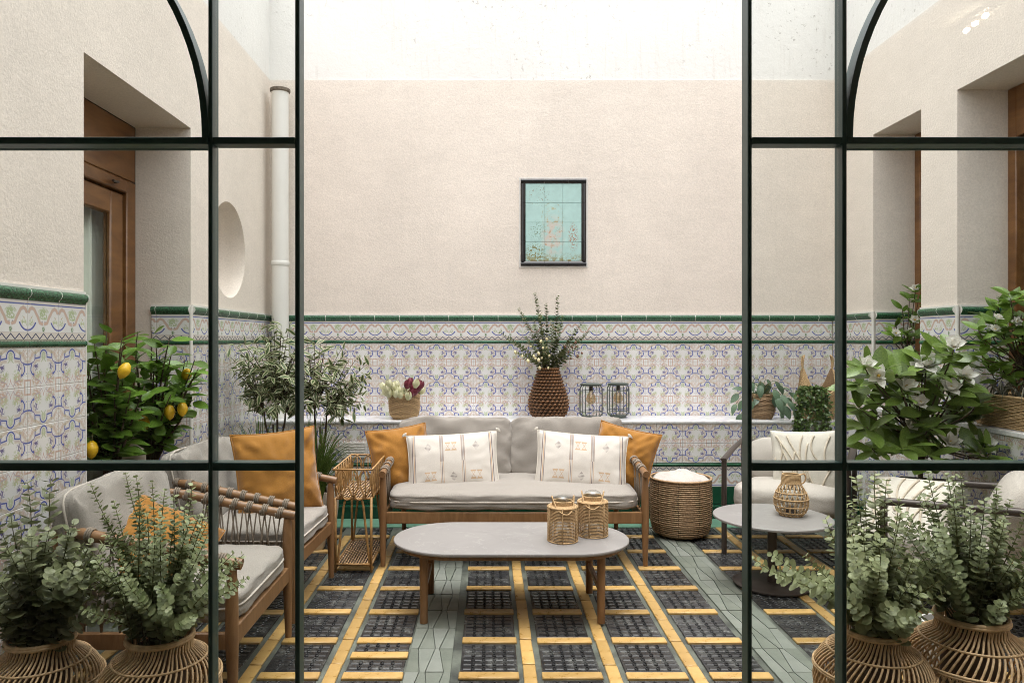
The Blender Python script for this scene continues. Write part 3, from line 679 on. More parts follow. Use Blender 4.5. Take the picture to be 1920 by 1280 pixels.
pc = thing('tile_picture', 'picture of twelve worn turquoise tiles in a black glazed frame on the back wall', 'picture', (.5315, YB-.001, 2.3025))
m = Mat('worn_turquoise_picture'); tc = m.new('ShaderNodeTexCoord'); tc.object = pc; m.tc = tc
x, _, z = m.xyz('Object'); x = x*100.0; z = z*100.0
n1 = m.noise(45, 4, 0.7); n2 = m.noise(22, 3, 0.6, off=(3, 1, 2)); n3 = m.noise(70, 3, 0.7, off=(7, 1, 2))
col = m.scalec((0.36, 0.545, 0.515), m.remap(n2, .3, .7, .93, 1.07))
body = hyp((x+.5)*.115, (z+12)*.062); col = m.mix(m.remap(body, 1.25, .6)*m.remap(n2, .40, .58)*.85, col, (0.52, 0.44, 0.38))
col = m.mix(m.remap(body, 1.2, .8)*m.remap(n1, .56, .62)*.8, col, (0.40, 0.23, 0.11))
halo = (hyp(x+1.0, (z-5.2)*.85)-5.2).abs(); col = m.mix(m.remap(halo, 1.5, .2)*m.remap(n1, .50, .60)*.8, col, (0.40, 0.31, 0.12))
veil = (hyp(x+.8, (z-4)*.7)-8.6).abs(); col = m.mix(m.remap(veil, .5, .1)*m.remap(n1, .46, .56)*.7*z.gt(-6.0), col, (0.30, 0.30, 0.17))
shr = hyp((x+15)*.12, (z+26)*.11); col = m.mix(m.remap(shr, 1.25, .6)*m.remap(n3, .50, .57), col, (0.17, 0.15, 0.03))
shr = hyp((x-16)*.25, (z+12)*.09); col = m.mix(m.remap(shr, 1.2, .6)*m.remap(n3, .52, .58), col, (0.30, 0.12, 0.05))
shr = hyp((x+14)*.16, (z+7)*.12); col = m.mix(m.remap(shr, 1.2, .5)*m.remap(n3, .54, .58)*.8, col, (0.14, 0.20, 0.12))
low = m.remap(z, -24, -31); col = m.mix(low*m.remap(n1, .44, .55), col, (0.24, 0.20, 0.06))
top = hyp((x+11)*.09, (z-22)*.10); col = m.mix(m.remap(top, 1.2, .5)*m.remap(n3, .60, .64), col, (0.22, 0.16, 0.10))
m.color(col); m.rough(.22); m.bump(n2, .05, .002); M_PICTURE = m.m
pw_, ph_, fw = .533, .707, .039
tw, tht = (pw_-2*fw)/3, (ph_-2*fw)/4
for i in range(3):
    for j in range(4): MB().box((-tw/2+.0008, -.012, -tht/2+.0008), (tw/2-.0008, 0, tht/2-.0008), bev=.0015).build('picture_tile', M_PICTURE, pc, 35, loc=((i-1)*tw, 0, (j-1.5)*tht))
M_BLACKGLAZE = simple('black_glazed_moulding', (0.012, 0.011, 0.012), 0.10, 0.1)
def moulding(L):      # ridge profile along x, mitre-free pieces
    b = MB(); pr = [(0, -fw/2), (-.012, -fw/2), (-.022, -fw*.15), (-.026, fw*.1), (-.022, fw*.35), (-.010, fw/2), (0, fw/2)]; n = len(pr)
    v = [(-L/2+.001, p, z) for p, z in pr]+[(L/2-.001, p, z) for p, z in pr]; b.add(v, [(i, i+1, n+i+1, n+i) for i in range(n-1)]+[tuple(range(n))[::-1], tuple(range(n, 2*n))]); return b.mesh('moulding_tile', M_BLACKGLAZE, 50)
mt = [moulding(pw_*.365), moulding(pw_*.365), moulding(pw_*.27)]
for z_, ry in ((ph_/2-fw/2, 0), (-ph_/2+fw/2, pi)):
    x_ = -pw_/2
    for k, L in enumerate((.365, .365, .27)):
        link('moulding_tile', mt[k], pc, (x_+pw_*L/2, 0, z_), (0, ry, 0)); x_ += pw_*L
ms = (ph_-2*fw)/4; msd = moulding(ms)
for x_, ry in ((-pw_/2+fw/2, -pi/2), (pw_/2-fw/2, pi/2)):
    for j in range(4): link('moulding_tile', msd, pc, (x_, 0, (j-1.5)*ms), (0, ry, 0))
MB().box((-pw_/2-.012, -.004, -ph_/2-.012), (pw_/2+.012, .0005, ph_/2+.012)).build('mortar_bed', M_GROUT, pc)

# ------------------------------------------------------------------ facade with steel doors, room behind the camera
fc = thing('facade_wall', 'plastered facade wall above the steel glass doors', 'wall', (0, 0, 0))
MB().box((XL-TH, YD-.03, 2.44), (XR+TH, YD+.055, 2.56)).box((1.955, YD-.03, 0), (XR+TH, YD+.055, 2.44)).box((XL-TH, YD-.03, 0), (-1.79, YD+.055, 2.44)).build('plaster', M_PLASTER, fc)
def door_leaf(label, sgn, xs, xm, xo):
    """sgn: outward direction; xs stile front range, xm mullion front range, xo outer edge"""
    t = thing('steel_glass_door', label, 'glass door', (0, YD, 0)); d = .036; Z1, Z2 = (1.752, 1.766), (1.0817, 1.098)
    st = lambda n, lo, hi, bv=.0015: MB().box(lo, hi, bev=bv).build(n, M_STEEL, t, 40)
    st('stile', (xs[0], 0, .005), (xs[1], d, 2.438)); st('mullion', (xm[0], 0, .045), (xm[1], d, 2.40))
    a, b_ = sorted((xo, xo-sgn*.012)); st('stile', (a, 0, .005), (b_, d, 2.438))
    inner = sorted((xs[1] if sgn > 0 else xs[0], xm[0] if sgn > 0 else xm[1])); outer = sorted((xm[1] if sgn > 0 else xm[0], xo-sgn*.012))
    for (a, b_) in (inner, outer):
        st('rail', (a, -.001, Z1[0]), (b_, d-.001, Z1[1])); st('rail', (a, -.001, Z2[0]), (b_, d-.001, Z2[1])); st('rail', (a, .001, .005), (b_, d-.001, .045)); st('rail', (a, .001, 2.40), (b_, d-.001, 2.438))
    (a, b_) = outer                      # sliding track bars behind the top rail of the arched light
    st('track', (a, d+.001, Z1[0]-.0005), (b_, d+.008, Z1[0]+.011)); st('track', (a, d+.011, Z1[0]-.0005), (b_, d+.018, Z1[0]+.011))
    R = (outer[1]-outer[0])/2; cx = (outer[0]+outer[1])/2; n = 48; bb = MB(); V = []
    for k in range(n+1):
        an = pi*k/n
        for rr, yy in ((R, .0), (R-.0135, .0), (R-.0135, d), (R, d)): V.append((cx+rr*cos(an), yy+.002, Z1[1]+rr*sin(an)*1.0))
    bb.add(V, [(k*4+q, k*4+(q+1) % 4, k*4+4+(q+1) % 4, k*4+4+q)[::-1] for k in range(n) for q in range(4)]); bb.build('arch_bar', M_STEEL, t, 40)
    zs = [(.045, Z2[0]), (Z2[1], Z1[0]), (Z1[1], 2.40)]
    for (a, b_) in (inner, outer):
        for z0, z1 in zs: MB().box((a+.001, .016, z0), (b_-.001, .021, z1)).build('pane', M_GLASS, t)
    return t
GD = 'open steel glass doors'
door_leaf('dark green steel glass door with arched light in front of the lemon trees', -1, (-.3964, -.3866), (-.5748, -.566), -1.789)
door_leaf('dark green steel glass door with arched light in front of the magnolia', 1, (.5332, .542), (.728, .737), 1.954)
tag(MB().box((-2.4, -3.2, -.06), (3.4, YD-.1, .0)).build('room_floor', M_ROOMFLOOR), kind='structure')
tag(MB().box((-2.4, -3.2, 2.445), (3.4, YD-.031, 2.55)).build('room_ceiling', M_ROOM), kind='structure')
tag(MB().box((-2.4, -3.3, 0), (3.4, -3.2, 2.445)).build('room_wall', M_ROOM), kind='structure')
tag(MB().box((-2.5, -3.2, 0), (-2.4, YD-.03, 2.445)).build('room_wall', M_ROOM), kind='structure')
tag(MB().box((3.4, -3.2, 0), (3.5, YD-.03, 2.445)).build('room_wall', M_ROOM), kind='structure')
# the ceiling spotlights of the room, which the glass of the door mirrors
m = Mat('lit_bulb'); m.set('Base Color', (1, .9, .75, 1)); m.set('Emission Color', (1, .86, .66, 1)); m.set('Emission Strength', 70.0); M_LIT = m.m
sp = thing('ceiling_spotlight', 'ceiling bar with three small lit spotlight bulbs in the room, mirrored in the door glass', 'ceiling light', (1.645, .57, 2.445))
MB().box((-.02, -.09, -.012), (.02, .09, 0), bev=.004).build('mounting_bar', M_DARKMETAL, sp, 40)
for y_, z_ in ((-.045, -.028), (0, -.024), (.05, -.020)):
    MB().lathe([(.008, 0), (.010, -.004), (.012, -.012)][::-1], 12, cap0=False).build('spot_collar', M_DARKMETAL, sp, 60, loc=(0, y_, z_+.018))
    MB().lathe([(.001, -.009), (.006, -.007), (.0085, 0), (.006, .006), (.001, .008)], 12, cap0=False).build('bulb', M_LIT, sp, 60, loc=(0, y_, z_-.004))
# ------------------------------------------------------------------ cushions
def soft_box(hx, hy, hz, n=14, k=5.0, crown=0.0, wob=.004, seed=0, frq=3.0):
    """rounded cushion block, half sizes hx hy hz, puffed on the two large faces (z)"""
    V, F, idx = [], [], {}
    def vid(p):
        key = (round(p[0], 4), round(p[1], 4), round(p[2], 4))
        if key not in idx: idx[key] = len(V); V.append(p)
        return idx[key]
    L = np.linspace(-1, 1, n+1)
    for a in range(3):
        o1, o2 = (a+1) % 3, (a+2) % 3
        for sg in (-1, 1):
            for i in range(n):
                for j in range(n):
                    q = []
                    for (u, v) in ((L[i], L[j]), (L[i+1], L[j]), (L[i+1], L[j+1]), (L[i], L[j+1])):
                        p = [0, 0, 0]; p[a] = sg; p[o1] = u; p[o2] = v; q.append(vid(tuple(p)))
                    F.append(tuple(q if sg > 0 else q[::-1]))
    out = []
    for p in V:
        x, y, z = p; l = (abs(x)**k+abs(y)**k+abs(z)**k)**(1/k); x, y, z = x/l, y/l, z/l
        cr = crown*(1-x*x)*(1-y*y)*z
        q_ = Vector((x*hx*frq/.3+seed, y*hy*frq/.3, z*1.7+seed*.7)); ed = (abs(x)**3+abs(y)**3)*.5; w = (mnoise.noise(q_)+ed*.7*mnoise.noise(q_*3.1))*wob
        out.append((x*hx+w*.5, y*hy+w, z*hz+cr+w*1.2))
    return out, F
def edge_loop(hx, hy, k=5.0, n=56):
    t = np.arange(n)*2*pi/n; c, s = np.cos(t), np.sin(t); l = (abs(c)**k+abs(s)**k)**(1/k)
    return np.stack([hx*c/l, hy*s/l, 0*t], 1)
def cushion(parent, name, M, hx, hy, hz, mat, crown=.02, k=6.0, seed=0, wob=.006, pip=True, n=16, pipmat=None):
    v, f = soft_box(hx, hy, hz, n, k, crown, wob, seed); o = MB().add(v, f).build(name, mat, parent, 180); o.matrix_local = M
    if pip:
        e = MB().tube(edge_loop(hx+.001, hy+.001, k), .0048, 6, closed=True).build('piping', pipmat or M_PIPING, o, 180)
    return o
def pillow_mesh(name, w, h, t, mat, n=30, seed=0, wr=.012, pinch=.07):
    V = []; F = []; L = np.linspace(-1, 1, n+1)
    for sg in (1, -1):
        for i, u in enumerate(L):
            for j, v in enumerate(L):
                x = w/2*u*(1-pinch*(1-v*v)); y = h/2*v*(1-pinch*(1-u*u))
                e = max(0.0, (1-u*u)*(1-v*v)); z = t/2*e**.42
                cn = (abs(u)*abs(v))**1.5
                q = Vector((x*9+seed, y*9, sg*2.3+seed)); z += (mnoise.noise(q)*.6+mnoise.noise(q*2.6)*.4)*wr*(e**.35)*(0.5+1.1*cn+.6*abs(u)**3)
                z += wr*.22*(e**.25)*(abs(u*v)**.8)*sin(17*(abs(u)-abs(v))+seed*1.7+3*u)+wr*.10*(e**.3)*sin(9*u+5*v*abs(v)+seed)*abs(v)
                V.append((x, y, sg*max(z, 0.0)+ (0.0006*sg)))
    m_ = n+1
    for s_ in (0, 1):
        o = s_*m_*m_
        for i in range(n):
            for j in range(n):
                q = (o+i*m_+j, o+(i+1)*m_+j, o+(i+1)*m_+j+1, o+i*m_+j+1); F.append(q if s_ == 0 else q[::-1])
    # close the rim
    rim = [(i, 0) for i in range(n)]+[(n, j) for j in range(n)]+[(i, n) for i in range(n, 0, -1)]+[(0, j) for j in range(n, 0, -1)]
    for a, b_ in zip(rim, rim[1:]+rim[:1]):
        p, q = a[0]*m_+a[1], b_[0]*m_+b_[1]; F.append((p, p+m_*m_, q+m_*m_, q))
    b = MB(); b.add(V, F); return b
def pillow_edge(w, h, pinch=.07, n=18):
    P = []
    L = np.linspace(-1, 1, n, endpoint=False)
    f = lambda u, v: (w/2*u*(1-pinch*(1-v*v)), h/2*v*(1-pinch*(1-u*u)), 0)
    return [f(u, -1) for u in L]+[f(1, u) for u in L]+[f(-u, 1) for u in L]+[f(-1, -u) for u in L]
def orient(loc, normal, up=(0, 0, 1), roll=0.0):
    """matrix whose z is the pillow's face normal and y its top"""
    z = Vector(normal).normalized(); u = Vector(up); x = u.cross(z).normalized(); y = z.cross(x)
    M = Matrix((x, y, z)).transposed().to_4x4() @ Matrix.Rotation(roll, 4, 'Z'); M.translation = Vector(loc); return M
def ochre_pillow(label, loc, normal, roll, size=.44, seed=0, t=.16):
    p = thing('throw_pillow', label, 'pillow', (0, 0, 0), 0, 'ochre throw pillows'); p.matrix_world = orient(loc, normal, roll=roll)
    pillow_mesh('cover', size, size, t, None, seed=seed, wr=.055).build('cover', M_OCHRE, p, 180)
    MB().tube(pillow_edge(size, size), .005, 6, closed=True).build('piping', M_OCHRE, p, 180); return p

# embroidered cotton
m = Mat('embroidered_cotton'); x, y, z = m.xyz('Object'); x = x*100.0; y = y*100.0
wv = m.noise(420, 2, .6); nb = m.noise(6, 3)
col = m.scalec((0.60, 0.56, 0.505), m.remap(wv, .35, .65, .93, 1.05)*m.remap(nb, .3, .7, .97, 1.03))
ln = lambda d, w: m.remap(d, w+.08, w-.08)
tan, dk = (0.50, 0.33, 0.21), (0.105, 0.075, 0.085)
for cx in (-7.0, 6.6):
    xx = (x-cx).abs(); split = y.gt(0.0)
    col = m.mix(ln((xx-.9).abs(), .17)*.85, col, tan); col = m.mix(ln((xx-.38).abs(), .13)*split, col, dk); col = m.mix(ln((xx-.95).abs(), .10)*split, col, dk); col = m.mix(ln(xx, .16)*(1.0-split), col, dk)
xe = x.abs(); col = m.mix(ln((xe-24.6).abs(), .25), col, tan); col = m.mix(ln((xe-23.9).abs(), .15), col, dk); col = m.mix(ln((xe-25.6).abs(), .2), col, dk)
for (cx, cy) in ((-1.0, 9.5), (-14.5, -9.0), (14.5, -9.0)):        # paired hourglass motifs
    xx = ((x-cx).abs()-2.0).abs(); yy = (y-cy).abs()
    tri = (yy*.62-xx); inside = m.remap(tri, -.10, .10)*(yy.lt(2.8)); col = m.mix(inside*m.remap((yy-1.9), -.25, .0), col, (0.52, 0.38, 0.25)); col = m.mix(ln(tri.abs(), .14)*(yy.lt(2.8)), col, tan)
for (cx, cy) in ((-15.5, 9.5), (15.0, 9.5), (0.0, -9.5)):          # small dark diamonds
    d = (x-cx).abs()*1.25+(y-cy).abs(); st = ((y*1.15).frac()-.5).abs(); col = m.mix(m.remap(d, 3.0, 2.7)*m.remap(st, .20, .28)*m.remap((((x-cx).abs()*1.3).frac()-.5).abs(), .12, .2)*.8, col, dk)
m.color(col); m.rough(.95); m.set('Specular IOR Level', .1); m.bump(wv, .4, .0015); M_EMB = m.m
def emb_pillow(label, loc, normal, roll, seed=0):
    p = thing('embroidered_pillow', label, 'pillow', (0, 0, 0), 0, 'embroidered pillows on the sofa'); p.matrix_world = orient(loc, normal, roll=roll)
    W, H = .59, .385
    pillow_mesh('cover', W, H, .15, None, seed=seed, wr=.016, pinch=.05).build('cover', M_EMB, p, 180)
    MB().tube(pillow_edge(W, H, .05), .004, 6, closed=True).build('hem', M_TUFT, p, 180)
    for sx in (-1, 1):
        for sy in (-1, 1):
            b = MB(); cx, cy = sx*W/2, sy*H/2
            for k in range(7):
                a = atan2(sy, sx)+(k-3)*.28; b.tube([(cx, cy, 0), (cx+.014*cos(a), cy+.014*sin(a), .004), (cx+.026*cos(a), cy+.026*sin(a)-.006, .001)], .0025, 4)
            b.build('tassel', M_TUFT, p, 180)
    return p

# ------------------------------------------------------------------ teak seats lashed with rope
def rail_path(W, D, zf, zb, n=8):
    h = W/2; e = -.035
    return smoothpath([(-h, e, zf), (-h, D*.35, zf+(zb-zf)*.45), (-h, D*.70, zf+(zb-zf)*.85), (-h+.05, D*.92, zb), (-h+.17, D, zb+.01), (0, D+.01, zb+.015), (h-.17, D, zb+.01), (h-.05, D*.92, zb), (h, D*.70, zf+(zb-zf)*.85), (h, D*.35, zf+(zb-zf)*.45), (h, e, zf)], n)
def lash(mb, P, i, turns=3, R=.0242, r=.0042, pitch=.0088):
    """rope wound round the rail at sample i"""
    c = P[i]; t = unit(P[min(i+1, len(P)-1)]-P[max(i-1, 0)]); u = unit(np.cross(t, (0, 0, 1))); w = np.cross(t, u)
    s = np.linspace(0, 2*pi*turns, turns*10+1)
    pts = [c+t*((a/(2*pi)-turns/2)*pitch)+R*(u*cos(a)+w*sin(a)) for a in s]; mb.tube(pts, r, 5)
def teak_seat(name, label, cat, loc, rz, W, D, nback, zf=.545, zb=.66, group=None, seed=0):
    t = thing(name, label, cat, loc, rz, group); h = W/2
    for sx in (-1, 1):
        MB().tube([(sx*h, -.004, 0), (sx*h, -.003, .12), (sx*h, 0, .28), (sx*h, 0, .42), (sx*h, 0, zf-.012)], [.0145, .018, .0235, .0225, .017], 12).build('leg', M_TEAK, t, 60)
        MB().tube([(sx*(h-.03), D-.02, 0), (sx*(h-.03), D-.04, .28), (sx*(h-.045), D*.945, zb-.01)], [.015, .022, .017], 12).build('leg', M_TEAK, t, 60)
        MB().box((sx*h-.011, .018, .245), (sx*h+.011, D-.05, .305), bev=.004).build('side_rail', M_TEAK, t, 40)
    MB().box((-h+.018, -.012, .25), (h-.018, .014, .318), bev=.004).build('front_rail', M_TEAK, t, 40)
    MB().box((-h+.01, D-.06, .25), (h-.01, D-.035, .31), bev=.004).build('back_rail', M_TEAK, t, 40)
    P = rail_path(W, D, zf, zb); MB().tube(P, .0205, 12).build('arm_rail', M_TEAK, t, 60)
    L = np.concatenate([[0], np.cumsum(np.linalg.norm(np.diff(P, axis=0), axis=1))]); tot = L[-1]
    # lashings and laced cords
    rope = MB(); cord = MB(); s = .075; k = 0; prev = None; spots = []
    while s < tot-.06:
        i = int(np.argmin(abs(L-s))); rope = MB(); lash(rope, P, i); rope.build('rope_lashing', M_ROPE, t, 180); spots.append(i); s += .066
    for a, i in enumerate(spots):
        for dj in (-1, 1):
            if 0 <= a+dj < len(spots):
                top = P[i]-np.array([0, 0, .02]); nb = P[spots[a+dj]]; mid = (P[i]+nb)/2
                on_side = abs(abs(mid[0])-h) < .03; zlow = .30
                low = np.array([mid[0]*(1.0 if on_side else 1), mid[1], zlow]);
                if not on_side: low[1] = min(low[1], D-.045)
                k1 = top*.55+low*.45; cord.tube([top, k1, low], .0036, 5)
        kn = P[i]-np.array([0, 0, .09]); 
    cord.build('rope_lacing', M_ROPE, t, 180)
    # cushions
    cushion(t, 'seat_cushion', Matrix.Translation((0, D*.47-.01, .375)), h-.022, D*.5-.02, .054, M_LINEN, .016, 9, seed, .006, n=28)
    bw_ = (W-.03)/nback
    for j in range(nback):
        cx = -W/2+.015+bw_*(j+.5); M = Matrix.Translation((cx, D*.83, .595)) @ Matrix.Rotation(radians(90-14), 4, 'X')
        cushion(t, 'back_cushion', M, bw_/2+.008, .205, .070, M_LINEN, .018, 8.5, seed+j*3.1, .015, n=28)
    return t
SEAT = 'teak seats lashed with rope'
teak_seat('garden_sofa', 'two-seat teak sofa with grey-beige cushions in front of the tiled ledge', 'sofa', (.155, 4.335, FZ), 0, 1.555, .84, 2, zb=.60, group=SEAT)
teak_seat('lounge_chair', 'teak rope-lashed armchair with grey cushions, the one behind the rattan vases', 'armchair', (-.905, 2.94, FZ), pi/2, .715, .68, 1, group=SEAT, seed=5)
teak_seat('lounge_chair', 'teak rope-lashed armchair with grey cushions beside the rattan plant stand', 'armchair', (-.905, 3.79, FZ), pi/2-.05, .665, .68, 1, group=SEAT, seed=9)
ochre_pillow('ochre pillow on the sofa arm beside the rattan plant stand', (-.570, 4.78, .580), (.34, -.88, .30), .10, .41, 1)
ochre_pillow('ochre pillow on the sofa arm beside the tall round basket', (.885, 4.78, .580), (-.34, -.88, .30), -.20, .41, 2)
ochre_pillow('ochre pillow on the armchair beside the rattan plant stand', (-1.13, 3.93, .635), (.55, -.80, .22), .04, .46, 3)
ochre_pillow('ochre pillow slumped on the armchair behind the rattan vases', (-1.29, 2.87, .530), (.50, -.50, .70), -.70, .39, 4)
emb_pillow('white embroidered striped pillow on the sofa near the plant stand', (-.225, 4.70, .560), (.05, -.93, .34), .05, 1)
emb_pillow('white embroidered striped pillow on the sofa near the round basket', (.60, 4.70, .560), (-.05, -.93, .34), -.07, 6)

# ------------------------------------------------------------------ coffee table
def capsule(L, Wd, n=24):
    r = Wd/2; a = L/2-r; return [(a+r*cos(t), r*sin(t)) for t in np.linspace(-pi/2, pi/2, n)]+[(-a+r*cos(t), r*sin(t)) for t in np.linspace(pi/2, 3*pi/2, n)]
def slab(mb, poly, z0, z1, bev=.004, mat=0):
    P = np.array(poly); c = P.mean(0); sh = lambda d: c+(P-c)*(1-d/np.abs(P-c).max())
    n = len(P); rings = [(sh(bev), z0), (P, z0+bev), (P, z1-bev), (sh(bev), z1)]
    v = [(*p, z) for R, z in rings for p in R]; f = [(i*n+k, i*n+(k+1) % n, (i+1)*n+(k+1) % n, (i+1)*n+k) for i in range(3) for k in range(n)]+[tuple(range(n))[::-1], tuple(3*n+k for k in range(n))]
    mb.add(v, f, mat); return mb
ct = thing('coffee_table', 'long oval coffee table with grey stone top and teak legs', 'table', (.116, 3.665, FZ))
slab(MB(), capsule(1.175, .60), .336, .350, .003).build('table_top', M_CERAMIC, ct, 40)
slab(MB(), capsule(1.12, .545), .312, .3355, .003).build('apron', M_TEAK, ct, 40)
for sx in (-1, 1):
    for sy in (-1, 1): MB().tube([(sx*.42, sy*.205, 0), (sx*.42, sy*.205, .312)], [.0185, .0205], 14).build('leg', M_TEAK, ct, 60)
    MB().box((sx*.42-.01, -.19, .135), (sx*.42+.01, .19, .165), bev=.004).build('stretcher', M_TEAK, ct, 40)
    MB().tube([(sx*.42, -.205, .298), (sx*.42, .205, .298)], .017, 10).build('cross_bar', M_TEAK, ct, 60)
TZ = FZ+.350

# ------------------------------------------------------------------ woven things
def weave(mb, prof, rings, rod, n_up=24, amp=.004, phase_alt=True, seg_=4, sides=5, mat=0, flat=None):
    """horizontal strands woven over and under n_up uprights; prof(t)->(r,z)"""
    for k in range(rings):
        r, z = prof(k/(rings-1)); N = n_up*seg_//2*2; pts = []
        for i in range(N):
            a = 2*pi*i/N; w = amp*cos(a*n_up/2+(pi*(k % 2) if phase_alt else 0)); pts.append(((r+w)*cos(a), (r+w)*sin(a), z+random.uniform(-1, 1)*rod*.12))
        mb.tube(pts, rod, sides, closed=True, mat=mat, flat=flat)
def ring(mb, r, z, rod, n=32, sides=6, mat=0, c=(0, 0)): mb.tube([(c[0]+r*cos(2*pi*i/n), c[1]+r*sin(2*pi*i/n), z) for i in range(n)], rod, sides, closed=True, mat=mat)
def pl(pts):
    """piecewise profile -> function of t"""
    P = np.array(pts, float); L = np.concatenate([[0], np.cumsum(np.linalg.norm(np.diff(P, axis=0), axis=1))]); L /= L[-1]
    return lambda t: (float(np.interp(t, L, P[:, 0])), float(np.interp(t, L, P[:, 1])))

def rope_lantern(label, loc, rz, s=1.0):
    t = thing('rope_lantern', label, 'lantern', loc, rz, 'jute rope lanterns'); R, H = .072*s, .168*s
    b = MB(); weave(b, pl([(R, .006), (R, H)]), 24, .0025, 12, .003, False, 6); ring(b, R+.001, .004, .0042); ring(b, R+.001, H, .0042); b.build('rope_body', M_JUTE, t, 180)
    b = MB()
    for k in range(6):
        a = 2*pi*k/6+.3; b.tube([((R+.002)*cos(a), (R+.002)*sin(a), .004), ((R+.002)*cos(a), (R+.002)*sin(a), H)], .0034, 5)
    b.build('upright', M_JUTE, t, 180)
    b = MB()
    for k in range(4): ring(b, R*(.97-.085*k), H+.003+.001*k, .0042)
    for k in range(6): ring(b, R*.68, H+.006+k*.0042, .0036, 28)
    b.build('neck', M_JUTE, t, 180)
    b = MB(); q = R*.68; hp = smoothpath([(-q, 0, H+.028), (-q-.006, -.004, H+.052), (-q*1.0, -.03, H+.03), (-q*.75, -R*.85, H-.004), (0, -R*1.25, H-.022), (q*.75, -R*.85, H-.004), (q*1.0, -.03, H+.03), (q+.006, -.004, H+.052), (q, 0, H+.028)], 6)
    b.tube(hp, .0036, 6); b.build('handle', M_JUTE, t, 180)
    MB().lathe([(R*.50, .012), (R*.52, H*.5), (R*.52, H), (R*.60, H+.03), (R*.52, H+.046), (R*.3, H+.055), (.001, H+.057)], 24, cap0=True).build('glass_jar', M_GLASS_SMALL, t, 180)
    MB().lathe([(.024*s, .012), (.024*s, .055), (.020*s, .058), (.001, .056)], 16).build('candle', M_TUFT, t, 50)
    return t
rope_lantern('jute rope lantern with loop handle on the coffee table, set towards its front', (.368, 3.60, TZ), .1)
rope_lantern('jute rope lantern with loop handle on the coffee table, set back towards the sofa', (.530, 3.70, TZ), -.15, 1.02)

# tall round basket with textiles
tb = thing('round_basket', 'tall round striped reed basket between the sofa and the right-hand metal armchair', 'basket', (1.325, 5.03, FZ)); tb['label'] = 'tall round striped reed basket beside the sofa, filled with white cloth'
f = pl([(.145, .008), (.185, .03), (.203, .10), (.207, .25), (.203, .385)])
b = MB(); weave(b, f, 31, .0052, 16, .0008, True, 4, 6); ring(b, .205, .392, .008, 40); b.build('reed_coils', M_STRIPEBASKET, tb, 180)
b = MB()
for k in range(9):
    a = 2*pi*k/9+.2; b.tube([((f(u)[0]+.0035)*cos(a), (f(u)[0]+.003)*sin(a), f(u)[1]) for u in np.linspace(0, 1, 10)], .0022, 5)
b.build('upright', M_DARKREED, tb, 180); MB().lathe([(.135, .004), (.18, .03), (.197, .10), (.201, .25), (.197, .38)], 32).build('liner', M_DARKREED, tb, 180)
V = []; F = []; n = 30; mrings = 12
for i in range(mrings+1):
    rr = .19*i/mrings
    for k in range(n):
        a = 2*pi*k/n; q = Vector((rr*cos(a)*11, rr*sin(a)*11, 3)); V.append((rr*cos(a), rr*sin(a), .437-.055*(rr/.19)**2+.026*mnoise.noise(q)+.012*mnoise.noise(q*2.3)))
F = [(i*n+k, i*n+(k+1) % n, (i+1)*n+(k+1) % n, (i+1)*n+k)[::-1] for i in range(mrings) for k in range(n)]
b = MB().add(V, F); tw = b.build('folded_cloth', M_TOWEL, None, 180, loc=(1.325, 5.03, FZ)); tag(tw, 'white patterned cloth bulging out of the tall round basket', 'cloth'); tw.modifiers.new('t', 'SOLIDIFY').thickness = .012

# rattan plant stand
ps = thing('plant_stand', 'honey rattan plant stand with looped basket and lower shelf beside the sofa', 'plant stand', (-.775, 4.46, FZ))
b = MB(); w, d = .105, .26
for (z, k) in ((.595, 1.06), (.425, .98)): b.tube([(-w*k, -d*k, z), (w*k, -d*k, z), (w*k, d*k, z), (-w*k, d*k, z)][:1]+[(w*k, -d*k, z), (w*k, d*k, z), (-w*k, d*k, z), (-w*k, -d*k, z)], .0062, 7)
b.build('rim', M_RATTAN_STAND, ps, 180)
b = MB()
def loops(p0, p1, n):
    p0, p1 = np.array(p0), np.array(p1); dv = (p1-p0)/n
    for i in range(n):
        a = p0+dv*i; c = a+dv/2
        top = smoothpath([np.array([*(c-dv*.42)[:2], .50]), np.array([*(c-dv*.36)[:2], .56]), np.array([*c[:2], .592]), np.array([*(c+dv*.36)[:2], .56]), np.array([*(c+dv*.42)[:2], .50]), np.array([*(c+dv*.08)[:2], .435])], 5)
        b.tube(top, .0042, 5); low = smoothpath([np.array([*(c-dv*.42)[:2], .50]), np.array([*(c-dv*.08)[:2], .435])], 4); b.tube(low, .0042, 5)
        e = c+dv/2; lp = smoothpath([np.array([*(e-dv*.3)[:2], .56]), np.array([*(e-dv*.1)[:2], .50]), np.array([*(e-dv*.36)[:2], .44]), np.array([*e[:2], .418]), np.array([*(e+dv*.36)[:2], .44]), np.array([*(e+dv*.1)[:2], .50])], 5)
        if i < n-1: b.tube(lp, .0042, 5)
        b.tube([np.array([*c[:2], .425]), np.array([*c[:2], .595])], .0035, 5)
loops((-w, -d), (w, -d), 3); loops((-w, d), (w, d), 3); loops((w, -d), (w, d), 7); loops((-w, -d), (-w, d), 7)
b.build('looped_basket', M_RATTAN_STAND, ps, 180)
for sx in (-1, 1):
    for sy in (-1, 1):
        MB().tube([(sx*w*.98, sy*d*.98, 0), (sx*w*.98, sy*d*.98, .43)], .0075, 8).build('leg', M_RATTAN_STAND, ps, 180)
